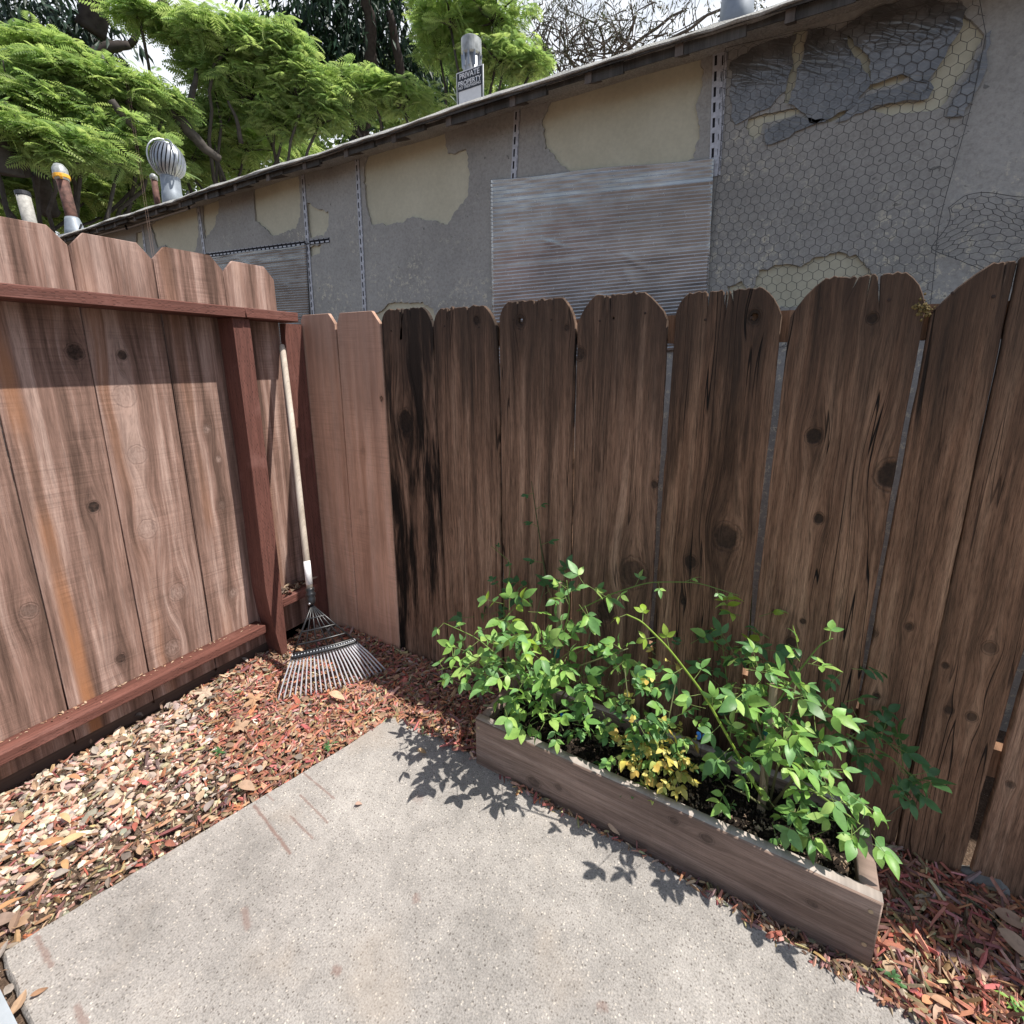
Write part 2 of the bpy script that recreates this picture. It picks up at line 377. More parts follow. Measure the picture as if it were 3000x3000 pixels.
for a, e, wd, k in [((890, 2265), (980, 2340), 3, .6), ((745, 2360), (850, 2500), 4, .75), ((880, 2330), (960, 2410), 3, .6), ((850, 2390), (915, 2455), 3, .6),
                    ((108, 2745), (150, 2830), 5, .6), ((225, 2950), (250, 3000), 6, .6), ((715, 2665), (725, 2715), 7, .55), ((1215, 2630), (1220, 2636), 8, .5),
                    ((775, 2320), (800, 2345), 3, .5), ((985, 2840), (990, 2845), 8, .6), ((1762, 2945), (1768, 2950), 8, .5), ((1222, 2335), (1230, 2338), 14, .3)]:
    A_ = onZ(a, 0); E_ = onZ(e, 0); STREAKS.append(((A_[0], A_[1]), (E_[0], E_[1]), wd * .0014, k))
M_CONC = mat_concrete()
def slab():
    o = sheet('concrete_slab', [rough_loop(SLAB, .0012, .018, 5)], .09, M_CONC, bevel=.006)
    o.data.transform(Matrix(((1, 0, 0, 0), (0, 0, 1, 0), (0, 1, 0, -.045), (0, 0, 0, 1))))
    o.data.flip_normals()
    return tag(o, kind='structure')
slab()

# ------------------------------------------------------------------ back fence
YF = 1.0736 * K
TB = .019
def knots_at(lst, Y, xc, z0=0.):
    out = []
    for (px, py, r, kd, kh) in lst:
        p = onY((px, py), Y); out.append((p[0] - xc, p[2] - z0, r * mpp(p) * 1.05, kd, kh))
    return out
OLD = [((.055, .036, .026), (.27, .156, .102), (.48, .31, .215)), ((.078, .050, .035), (.31, .180, .116), (.52, .335, .228)),
       ((.056, .036, .023), (.265, .146, .088), (.47, .288, .182))]
NEW = ((.52, .285, .19), (.68, .405, .285), (.76, .49, .365))
fence = empty('weathered_fence', (-.5 * K, YF + .01, 0), 'dark weathered dog-ear board fence with two newer pale boards, behind the planter box', 'fence')
def board_outline(xlb, xlt, xrb, xrt, zt, cutl, cutr, seed, old=True, z0=-.05, notches=0, ragged=.003):
    """coordinates relative to x=0, z=0"""
    r = random.Random(seed); L = []
    def side(xb, xt, za, zb, n, s):
        o = []
        w = 0
        for i in range(n):
            f = i / (n - 1); w = .6 * w + r.gauss(0, ragged * .5 if old else .0004)
            o.append((xb + (xt - xb) * f + w, za + (zb - za) * f))
        return o
    xl_at = lambda z: xlb + (xlt - xlb) * z / zt
    nside = 26 if old else 6
    L += [(xlb, z0)]
    # bottom -> right up
    L += [(xrb, z0)]
    L += side(xrb, xrt, .02, zt - cutr[1], nside, 1)
    # right ear
    ears = 5 if old else 2
    top = []
    for i in range(ears):
        f = i / (ears - 1); bul = math.sin(f * math.pi) * .007 * min(1, cutr[0] / .04) if old else 0
        top.append((xrt - cutr[0] * f + bul * .7 + (r.gauss(0, .0008) if old and 0 < i < ears - 1 else 0), zt - cutr[1] * (1 - f) + bul))
    xa, xb = xrt - cutr[0], xlt + cutl[0]
    n = max(5, min(22, int((xa - xb) / .0085))) if old else 2
    notches = min(notches, n // 5)
    nt = set(r.sample(range(2, n - 2), notches)) if notches else set()
    for i in range(1, n):
        f = i / n; x = xa + (xb - xa) * f; dz = (r.gauss(0, .0022) if old else 0)
        if i in nt:
            wd = r.uniform(.0012, .0030); dp = r.uniform(.012, .10); lean = r.gauss(0, .006)
            top += [(x + wd, zt + dz), (x + lean, zt - dp), (x - wd, zt + dz - .003)]
        else: top.append((x, zt + dz))
    for i in range(ears):
        f = i / (ears - 1); bul = math.sin(f * math.pi) * .007 * min(1, cutl[0] / .04) if old else 0
        top.append((xlt + cutl[0] * (1 - f) - bul * .7, zt - cutl[1] * f + bul))
    L += top
    L += [p for p in reversed(side(xlb, xlt, .02, zt - cutl[1], nside, -1))][1:]
    return L
def hole(cx, cz, r, seed):
    rr = random.Random(seed); n = 12
    return [(cx + r * math.cos(a) * rr.uniform(.75, 1.1), cz + r * 1.2 * math.sin(a) * rr.uniform(.75, 1.1)) for a in [-i * 2 * math.pi / n for i in range(n)]]
M_NAIL = plain('rusty_nail', (.05, .03, .022), .6, .5)
BOARDS = [  # xl top, xl bottom, xr top, xr bottom, top z, (left cut) (right cut), kind, knots px, holes px, options
    (-1.5330, -1.5330, -1.3570, -1.3655, 1.158, (.012, .016), (.030, .036), 'new', [], [], {}),
    (-1.3500, -1.3600, -1.1500, -1.1510, 1.157, (.018, .036), (.034, .040), 'new', [(1062, 1321, 9, .35, 0), (1056, 1500, 8, .3, 0), (1117, 1168, 8, .95, .0)], [], {}),
    (-1.1455, -1.1495, -.9420, -.9275, 1.158, (.030, .034), (.035, .045), 0, [(1187, 1236, 30, .95, 0), (1160, 1520, 12, .6, 0)], [], dict(mold=1., moldt=.40, notches=3, cracks=.5)),
    (-.9360, -.9230, -.7160, -.7060, 1.150, (.028, .045), (.040, .058), 1, [(1396, 938, 11, .95, 0), (1320, 1560, 9, .3, 0)], [], dict(mold=.45, moldt=.48, notches=6, cracks=.8)),
    (-.7080, -.7000, -.4880, -.4830, 1.157, (.028, .040), (.034, .060), 1, [(1660, 960, 8, .8, 0), (1523, 940, 17, .8, 0)], [(1523, 940, 8)], dict(mold=.5, moldt=.48, notches=4, cracks=.9)),
    (-.4815, -.4790, -.2640, -.2620, 1.157, (.045, .065), (.055, .062), 1, [(1855, 1680, 37, .75, 0), (1775, 1790, 27, .8, 0), (1700, 1036, 15, .8, 0), (1918, 1420, 10, .8, 0)], [(1797, 932, 3)], dict(mold=.4, moldt=.49, notches=2, cracks=.7)),
    (-.2470, -.2540, -.0400, -.0400, 1.150, (.026, .040), (.040, .055), 2, [(2128, 1574, 36, .8, 0), (2022, 1648, 19, .85, 0), (2210, 928, 20, .9, 0), (2000, 1765, 8, .9, 0)], [(2210, 928, 10)], dict(mold=.6, moldt=.47, notches=7, cracks=1.)),
    (-.0255, -.0290, .1810, .1780, 1.160, (.052, .070), (.034, .055), 2, [(2384, 1278, 24, .9, 0), (2612, 1392, 46, .9, 0), (2399, 1519, 15, .9, 0), (2318, 1884, 18, .85, 0), (2556, 932, 17, .85, 0), (2352, 1820, 9, .9, 0)], [], dict(mold=.4, moldt=.49, notches=5, cracks=1.)),
    (.1910, .1860, .2900, .2850, 1.166, (.070, .080), (.004, .006), 2, [(2568, 2042, 11, .85, 0), (2555, 1855, 16, .7, 0), (2664, 1838, 13, .75, 0), (2545, 2135, 8, .9, 0)], [], dict(mold=.3, notches=3, cracks=.9)),
    (.2915, .2880, .4150, .3930, 1.172, (.004, .006), (.045, .06), 2, [(2900, 1898, 22, .6, 0), (2847, 2100, 16, .8, 0), (2780, 2080, 13, .8, 0), (2770, 1950, 10, .8, 0)], [], dict(mold=.25, notches=4, cracks=.9)),
    (.4270, .4070, .6300, .6200, 1.16, (.04, .06), (.04, .06), 1, [(2960, 2300, 12, .7, 0)], [], dict(mold=.3, notches=4, cracks=.8)),
    (.6400, .6300, .8500, .8450, 1.155, (.04, .06), (.04, .06), 2, [], [], dict(mold=.3, notches=4, cracks=.8)),
    (.8600, .8550, 1.0800, 1.0700, 1.16, (.04, .06), (.04, .06), 1, [], [], dict(mold=.3, notches=4, cracks=.8)),
]
for i, (xlt, xlb, xrt, xrb, zt, cl, cr, kind, kn, ho, op) in enumerate(BOARDS):
    old = kind != 'new'; xc = (xlt + xrt) / 2 * K
    f_ = lambda v: v * K - xc
    out = board_outline(f_(xlb), f_(xlt), f_(xrb), f_(xrt), zt * K, (cl[0] * K, cl[1] * K), (cr[0] * K, cr[1] * K), 100 + i, old, notches=op.get('notches', 0), ragged=.0022)
    hs = [hole(k[0], k[1], k[2], i) for k in knots_at([(a, b_, r_, 0, 0) for a, b_, r_ in ho], YF, xc)]
    kk = knots_at(kn, YF, xc)
    if old: mt = wood('old_board_%d' % i, OLD[kind], 40 + i, kk, fine=.62, mold=op.get('mold', .2), top=.78, topd=.62, zt=zt * K, bump=.9, cracks=op.get('cracks', .5), moldt=op.get('moldt', .5), topc=(.045, .032, .025))
    else: mt = wood('new_board_%d' % i, NEW, 20 + i, kk, fine=.16, saw=.35, bump=.25, top=.6, zt=1.7, topd=.9, topc=(.31, .21, .17))
    yoff = [0, .001, .0045, .001, .003, 0, .004, .001, .0035, .0, .002, 0, .003][i]
    def area(me): return sum(p_.area for p_ in me.polygons if p_.normal.y < -.5)
    want = (xrt - xlt) * K * zt * K * .85
    o = sheet('board', [out] + hs, TB if old else .017, mt, fence, bevel=.0022 if old else .0012, loc=(xc, YF + TB / 2 + yoff, 0))
    tries = 0
    while area(o.data) < want and tries < 12:
        tries += 1; bpy.data.objects.remove(o)
        out = board_outline(f_(xlb), f_(xlt), f_(xrb), f_(xrt), zt * K, (cl[0] * K, cl[1] * K), (cr[0] * K, cr[1] * K), 500 + i * 20 + tries, old, notches=max(0, op.get('notches', 0) - tries // 3), ragged=.0022)
        o = sheet('board', [out] + (hs if tries < 8 else []), TB if old else .017, mt, fence, bevel=.0022 if old else .0012, loc=(xc, YF + TB / 2 + yoff, 0))
    if area(o.data) < want: print('BAD BOARD', i)
    if old:
        for fx in (-.27, .24):
            gn = Geo(); nx_ = xc + fx * (xrt - xlt) * K + random.gauss(0, .008); nz_ = (zt - random.uniform(.045, .065)) * K
            gn.lathe((nx_, YF + yoff + .0006, nz_), [(.0042, 0), (.0042, .0016), (.002, .0022)], 9, (0, -1, 0)); gn.build('nail_head', M_NAIL, fence)
    if i < 2: o['label'] = 'newer pale reddish brown dog-ear board'
    elif i == 2: o['label'] = 'board blackened by mildew around a large black knot'
M_OLDRAIL = wood('old_rail', OLD[2], 77, (), fine=.4, bump=.6)
for z0 in (1.045, .22):
    gg = Geo(); gg.box(-1.35 * K, 1.08 * K, YF + TB + .007, YF + TB + .045, z0 * K, z0 * K + .085)
    gg.build('rail', M_OLDRAIL, fence)
M_MOSS = plain('moss', (.17, .125, .045), .95, 0, .4, 120, .8)
gg = Geo(); r = random.Random(4)
pm = onY((2705, 890), YF)
for i in range(110):
    a = pm + np.array([r.gauss(0, .009), r.uniform(-.003, .014), r.gauss(-.012, .010)]); s_ = r.uniform(.002, .005)
    gg.lathe(a, [(.2 * s_, -s_), (s_, 0), (.3 * s_, s_)], 5)
gg.build('moss', M_MOSS, fence)

# ------------------------------------------------------------------ left fence
XL = -1.55 * K
FACE = -math.pi / 2 + math.pi        # boards face +x
lf = empty('stained_fence', (XL, .5 * K, 0), 'reddish brown stained board fence with rails and posts, left of the mulch bed', 'fence')
LB = ((.142, .085, .065), (.295, .180, .142), (.49, .340, .285))
M_RAIL = incised('stained_rail', (.165, .066, .051))
M_POST = incised('stained_post', (.155, .064, .050), True)
gapsY = [1.004, .8425, .6655, .4955, .3225, .150, -.02, -.19, -.36, -.53, -.70]
kpx = {0: [(932, 1590, 10, .5, 0)], 1: [(606, 1257, 8, .3, .7), (640, 1345, 6, .2, .8), (684, 1738, 9, .3, .8), (650, 1480, 8, .25, .3)],
       2: [(358, 1040, 9, .9, 0), (366, 1160, 18, .2, .7), (402, 1332, 16, .25, .9), (433, 1550, 16, .25, .9), (519, 1736, 15, .25, .8), (507, 1898, 14, .3, .7)],
       3: [(220, 1031, 14, .9, 0), (275, 1486, 10, .95, 0), (354, 1929, 9, .8, 0), (258, 1290, 6, .3, 0)], 4: [(86, 1790, 12, .5, .5), (60, 1090, 9, .8, 0)]}
for i in range(len(gapsY) - 1):
    y1, y0 = gapsY[i] * K - .0022, gapsY[i + 1] * K + .0022; yc = (y0 + y1) / 2; hw = (y1 - y0) / 2
    zt = (1.303 + [-.002, .002, 0, .003, 0, .002, 0, 0, 0, 0][i]) * K
    out = board_outline(-hw, -hw, hw, hw, zt, (.030 * K, .036 * K), (.030 * K, .036 * K), 300 + i, False, z0=.025 * K)
    kk = []
    for (px, py, rr, kd, kh) in kpx.get(i, []):
        p = onX((px, py), XL); kk.append((p[1] - yc, p[2], rr * np.linalg.norm(p - CAM) / F * 1.0, kd, kh))
    mt = wood('fence_board_%d' % i, LB, 60 + i, kk, fine=.32, sharp=.07, saw=.55, orange=[.2, .25, .3, .95, .5, .3, .3, .3, .3, .3][i], bump=.4)
    sheet('board', [out], .016, mt, lf, bevel=.0012, loc=(XL - .008 - .0006 * (i % 2), yc, 0), rotz=FACE - math.pi / 2 + math.pi / 2 - math.pi / 2 + math.pi / 2)
def rail(x0, x1, y0, y1, z0, z1, name='rail', mat=None):
    gg = Geo(); c_ = np.array([(x0 + x1) / 2, (y0 + y1) / 2, (z0 + z1) / 2]); hy, hx = (y1 - y0) / 2, (x1 - x0) / 2
    o = sheet(name, [[(-hy, z0 - c_[2]), (hy, z0 - c_[2]), (hy, z1 - c_[2]), (-hy, z1 - c_[2])]], x1 - x0, mat or M_RAIL, lf, bevel=.003, loc=tuple(c_), rotz=math.pi / 2)
    return o
XR = -1.455 * K
rail(XL + .001, XR, .842 * K + .001, 1.012 * K, 1.128 * K, 1.157 * K, 'top_rail')
rail(XL + .001, XR + .001, -.75 * K, .841 * K, 1.127 * K, 1.1565 * K, 'top_rail')
rail(XL + .001, -1.493 * K, -.75 * K, .806 * K, .094 * K, .122 * K, 'bottom_rail')
rail(XL + .001, -1.475 * K, .862 * K, 1.0 * K, .165 * K, .195 * K, 'bottom_rail')
def post(yc, wy, x1, z0, z1, taper=False):
    gg = Geo(); y0, y1 = yc - wy / 2, yc + wy / 2; x0 = XL + .0015
    if taper:
        st = [(z0, .35, .02), (.16 * K, .9, .004), (.25 * K, 1.06, .0), (.7 * K, 1.0, .004), (z1, 1.0, 0.)]
    else: st = [(z0, 1, 0), (z1, 1, 0)]
    v = []; f = []
    for (z, s_, dy) in st:
        v += [(x0, yc - wy / 2 * s_ + dy, z), (x1, yc - wy / 2 * s_ + dy, z), (x1, yc + wy / 2 * s_ + dy, z), (x0, yc + wy / 2 * s_ + dy, z)]
    for i in range(len(st) - 1):
        for k in range(4):
            a = i * 4 + k; b_ = i * 4 + (k + 1) % 4; f.append((a, b_, b_ + 4, a + 4))
    f += [(3, 2, 1, 0), tuple((len(st) - 1) * 4 + k for k in range(4))]
    gg.add(v, f); o = gg.build('post', M_POST, lf, origin=((x0 + x1) / 2, yc, 0)); o.matrix_parent_inverse = Matrix.Translation(lf.matrix_world.translation).inverted(); return o
post(.834 * K, .050 * K, -1.470 * K, -.04, 1.126 * K, True)
post(1.037 * K, .066 * K, -1.5240 * K, -.04, 1.126 * K)
post(-.40 * K, .055 * K, -1.470 * K, -.04, 1.126 * K)
M_KICK = wood('kick_board', ((.10, .062, .048), (.17, .11, .085), (.24, .16, .125)), 91, (), fine=.3, saw=.3, bump=.3)
gg = Geo(); gg.box(XL - .03, XL - .018, -.75 * K, 1.06 * K, -.05, .19 * K); gg.build('kickboard', M_KICK, lf)

# ------------------------------------------------------------------ neighbouring building
YW = 1.65 * K
bld = empty('stucco_building', (-2., YW + 2, 0), 'grey stucco building with peeling cream patches and shallow eave, behind the fences', 'building')
def mat_cream():
    m, t, b = new_mat('cream_sheathing'); v = t.obj(); n = t.noise(v, 3.5, 5, .6); n2 = t.noise(v, 60, 4, .6)
    c = t.ramp(n, [(.3, (.50, .47, .35)), (.7, (.60, .565, .43))]); c = t.mix(1., c, t.ramp(n2, [(.3, .93), (.7, 1.05)]), 'MULTIPLY')
    P(t, b, color=c, rough=.85, normal=t.bump(n2, .15, .003)); return m
def mat_coat():
    m, t, b = new_mat('grey_stucco'); v = t.obj(); x, y, z = t.xyz(v)
    n = t.noise(v, 1.3, 5, .62); n2 = t.noise(v, 75, 5, .7); n3 = t.noise(v, 15, 5, .7)
    c = t.ramp(n, [(.3, (.265, .257, .238)), (.5, (.35, .338, .312)), (.7, (.42, .405, .375))])
    c = t.mix(1., c, t.ramp(n2, [(.3, .78), (.5, 1.), (.7, 1.14)]), 'MULTIPLY')
    fl = t.m('MULTIPLY', t.ss(t.noise(v, 30, 5, .8), .55, .585), t.ss(t.m('ADD', t.noise(v, 3.3, 3, .6), t.m('MULTIPLY', t.m('SUBTRACT', z, 1.9), -.28)), .38, .6))
    c = t.mix(t.m('MULTIPLY', fl, .75), c, (.66, .61, .48))
    sc_ = t.m('MULTIPLY', t.ss(t.noise(v, 30, 2), .7, .74), .6); c = t.mix(sc_, c, (.06, .06, .06))
    P(t, b, color=c, rough=.9, normal=t.bump(t.m('ADD', t.m('MULTIPLY', n2, .5), n3), .5, .008)); return m
M_CREAM = mat_cream(); M_COAT = mat_coat()
ZT = 1.945 * K
XA, XB = -7.7, 4.2
g = Geo(); g.box(XA, XB, YW, YW + 4.2, GZ - .2, ZT); g.build('wall', M_CREAM, bld)
CT = .011
def W(pts, y=YW - CT / 2): return [(onY(q(*p), y)[0], onY(q(*p), y)[2]) for p in pts]
PATCH = [
    [(285, 425), (330, 392), (372, 390), (376, 440), (370, 475), (330, 478), (312, 462), (298, 470), (292, 445)],
    [(258, 440), (272, 436), (272, 470), (258, 470)],
    [(383, 366), (412, 362), (415, 392), (406, 428), (388, 452), (384, 418)],
    [(483, 342), (566, 322), (568, 410), (560, 432), (518, 446), (484, 418), (480, 380)],
    [(580, 382), (600, 394), (622, 402), (622, 425), (612, 446), (586, 448), (581, 420)],
    [(583, 466), (608, 462), (604, 480), (588, 486)],
    [(692, 288), (838, 250), (846, 290), (880, 282), (888, 330), (884, 372), (862, 398), (846, 424), (790, 412), (738, 424), (702, 424), (690, 370), (688, 330)],
    [(1058, 158), (1105, 148), (1215, 122), (1322, 104), (1326, 162), (1312, 200), (1322, 240), (1310, 300), (1240, 318), (1080, 330), (1048, 300), (1030, 282), (1024, 226), (1040, 190)],
    [(708, 590), (740, 572), (800, 570), (828, 596), (830, 660), (702, 660)],
    [(1432, 510), (1470, 500), (1520, 498), (1582, 476), (1620, 486), (1650, 520), (1660, 580), (1440, 580), (1420, 545)],
    [(1372, 540), (1400, 530), (1410, 552), (1392, 575), (1368, 572)],
    [(1498, 60), (1524, 56), (1516, 100), (1502, 160), (1488, 196), (1478, 196), (1484, 150), (1494, 105)],
    [(1412, 226), (1470, 210), (1510, 204), (1508, 216), (1440, 234), (1436, 256), (1420, 268), (1408, 244)],
    [(1548, 226), (1610, 203), (1618, 208), (1560, 234)],
    [(1590, 62), (1612, 72), (1640, 100), (1646, 130), (1638, 150), (1624, 124), (1604, 104)],
    [(1634, 158), (1700, 138), (1712, 146), (1690, 160), (1642, 172)],
    [(1640, 208), (1700, 194), (1745, 188), (1758, 150), (1780, 110), (1806, 60), (1818, 30), (1838, 46), (1856, 66), (1836, 110), (1800, 160), (1782, 196), (1770, 206), (1720, 214), (1680, 220)],
    [(1852, 545), (1868, 540), (1866, 556), (1852, 558)], [(1788, 668), (1802, 672), (1796, 684), (1786, 680)],
]
outer = [(XA, GZ - .1), (XB, GZ - .1), (XB, ZT - .002), (XA, ZT - .002)]
loops = [outer]
for i, pl in enumerate(PATCH):
    L = W(pl); L = rough_loop(L, .0045 if i not in (11, 12, 13, 14, 15, 16) else .002, .014, i)
    loops.append([(x, min(z, ZT - .006)) for x, z in L])
sheet('stucco_coat', loops, CT, M_COAT, bld, loc=(0, YW - CT / 2 - .001, 0))
# perforated metal strips
M_STRIP = plain('galvanised_strip', (.50, .50, .53), .5, .2, .15, 60)
M_SLOT = plain('slot_dark_sheet', (.012, .012, .016), .9)  # near-black sheet added behind the slots so the holes look dark
def strip(a, b, wd=.036, n=None, off=0.):
    y = YW - CT - .004 - off; A_ = onY(q(*a), y); B_ = onY(q(*b), y); d = B_ - A_; L = math.hypot(d[0], d[2]); ux, uz = d[0] / L, d[2] / L; sx, sz = -uz, ux
    f = lambda u, v: (A_[0] + ux * u + sx * v, A_[2] + uz * u + sz * v)
    n = n or int(L / .052); st = L / n
    lo = [[f(0, -wd / 2), f(L, -wd / 2), f(L, wd / 2), f(0, wd / 2)]]
    back = [f(0, -wd * .34), f(L, -wd * .34), f(L, wd * .02), f(0, wd * .02)]
    for i in range(n):
        u0, u1 = st * (i + .18), st * (i + .82)
        lo.append([f(u0, -wd * .30), f(u0, -wd * .02), f(u1, -wd * .02), f(u1, -wd * .30)])
        lo.append([f(u0 - st * .2, wd * .36), f(u0 - st * .2, wd * .44), f(u1 - st * .1, wd * .44), f(u1 - st * .1, wd * .36)])
    o = sheet('metal_strip', lo, .002, M_STRIP, bld, loc=(0, y, 0))
    sheet('slot_dark_sheet', [[f(.002, -wd * .4), f(L - .002, -wd * .4), f(L - .002, wd * .48), f(.002, wd * .48)]], .001, M_SLOT, o, loc=(0, y + .0025, 0)).matrix_parent_inverse = Matrix.Translation(o.matrix_world.translation).inverted() if False else Matrix.Identity(4)
    return o
for a, b in [((371, 368), (386, 482)), ((570, 318), (594, 640)), ((673, 290), (691, 640)), ((976, 206), (969, 345)), ((1354, 98), (1346, 330)), ((268, 425), (274, 475)), ((388, 482), (622, 453))]:
    o = strip(a, b)
strip((1366, 98), (1352, 332), .03, off=.001)
# fix children of strips: their coordinates are already local to the world-aligned strip
for o in [c for c in bld.children if c.name.startswith('metal_strip')]:
    for c in o.children:
        c.location = (0, .0025, 0)
# eave and roof
YE = 1.50 * K
ze_top = onY(q(1000, 143), YE)[2]; ze_bot = ze_top - .040
print('eave z', ze_top, 'wall top', ZT)
def mat_roof():
    m, t, b = new_mat('gravel_roofing'); v = t.obj(); n = t.noise(v, 130, 4, .75); n2 = t.noise(v, 6, 4)
    c = t.ramp(n, [(.3, (.26, .255, .235)), (.5, (.46, .45, .42)), (.72, (.70, .69, .65))]); c = t.mix(1., c, t.ramp(n2, [(.3, .8), (.7, 1.1)]), 'MULTIPLY')
    P(t, b, color=c, rough=.95, normal=t.bump(n, .9, .01)); return m
M_ROOF = mat_roof()
M_EAVE = wood('eave_wood', ((.04, .038, .036), (.075, .071, .067), (.11, .104, .098)), 12, (), fine=.3, bump=.3)
M_TAIL = wood('rafter_wood', ((.10, .085, .074), (.16, .135, .12), (.22, .19, .17)), 13, (), fine=.3, bump=.3)
pitch = .10
prof = [(YE + .004, ze_bot), (YE, ze_bot + .004), (YE + .003, ze_top - .034), (YE + .024, ze_top - .013), (YE + .05, ze_top), (YW + 4.5, ze_top + (YW + 4.45 - YE) * pitch), (YW + 4.5, ze_top + (YW + 4.45 - YE) * pitch - .06), (YE + .1, ze_bot + .012)]
g = Geo(); nseg = 150; v = []; f = []
xs = np.linspace(XA - .25, XB, nseg + 1)
for i, x in enumerate(xs):
    dz = .004 * math.sin(x * 3.1) + .003 * math.sin(x * 7.7 + 1)
    for (y, z) in prof: v.append((x, y + random.gauss(0, .0025) * (y < YE + .1), z + dz + random.gauss(0, .0022) * (y < YE + .1)))
k = len(prof)
for i in range(nseg):
    for j in range(k):
        j2 = (j + 1) % k; f.append((i * k + j, i * k + j2, (i + 1) * k + j2, (i + 1) * k + j))
f.append(tuple(range(k))); f.append(tuple(reversed(range(nseg * k, nseg * k + k))))
g.add(v, f); roof = g.build('roof', M_ROOF, bld)
# soffit boards and rafter tails (they rise from the eave edge to the wall)
zs0 = ze_bot - .004; zs1 = ZT + .004
def eave_bar(x0, x1, y0, y1, drop, th, name, mat):
    gg = Geo(); zf = lambda y: zs0 + (zs1 - zs0) * (y - YE) / (YW - YE)
    v = [(x, y, zf(y) - drop - s_) for s_ in (th, 0) for y in (y0, y1) for x in (x0, x1)]
    gg.add(v, [(0, 2, 3, 1), (4, 5, 7, 6), (0, 1, 5, 4), (2, 6, 7, 3), (0, 4, 6, 2), (1, 3, 7, 5)]); return gg.build(name, mat, bld)
eave_bar(XA - .24, XB - .01, YE + .012, YW - CT - .004, 0., .010, 'soffit', M_EAVE)
g = Geo(); g.box(XA - .22, XB - .02, YE + .0025, YE + .0118, zs0 - .085, zs0 - .003)
M_FASC = wood('fascia_wood', ((.05, .047, .044), (.085, .08, .074), (.125, .118, .11)), 14, (), fine=.3, bump=.3)
txs = [onY(p, YE)[0] for p in [(1140, 390), (1302, 340), (1492, 290), (1718, 220), (1983, 150), (2300, 70)]]
step = (txs[4] - txs[0]) / 4
BD = (zs0 - .011) - onY(q(940, 216), YE + .04)[2]; print('band', BD)
x = txs[0] - step * 14
rt = random.Random(5)
while x < XB - .1:
    eave_bar(x - .016, x + .016, YE + .03, YW - CT - .006, .011, BD + .004, 'rafter_tail', M_TAIL)
    x0 = x + step * rt.uniform(.35, .65)
    eave_bar(x + .0175, x0, YE + .036, YE + .060, .0115, BD + rt.uniform(-.012, .006), 'blocking_board', M_FASC)
    eave_bar(x0 + .001, x + step - .0175, YE + .040 + rt.uniform(0, .012), YE + .066, .0115, BD + rt.uniform(-.02, .004), 'blocking_board', M_EAVE)
    x += step
# conduit with black straps under the eave on the left
M_PIPE = plain('grey_conduit', (.36, .36, .37), .35, .7, .12, 20)
M_BLACK = plain('black_rubber', (.015, .015, .016), .55)
cy = YW - .06
cp = [onY(q(*p), cy) for p in [(100, 450), (172, 434), (240, 415), (346, 380), (372, 366)]]
g = Geo(); g.tube(cp, .022, 10); cd_ = g.build('conduit', M_PIPE, bld, True)
g = Geo(); g.tube([p + np.array([0, 0.012, -.055]) for p in cp], .012, 8); g.build('conduit', M_PIPE, bld, True)
for p in [(240, 415), (358, 374), (470 / 1.932 / 1.5528, 1300 / 1.932 / 1.5528)]:
    c_ = onY(q(*p), cy - .002); g = Geo(); g.tube([c_ + np.array([.0, -.004, .05]), c_ + np.array([.0, -.026, .0]), c_ + np.array([.012, -.02, -.09])], .009, 6)
    o = g.build('strap', M_BLACK, bld)

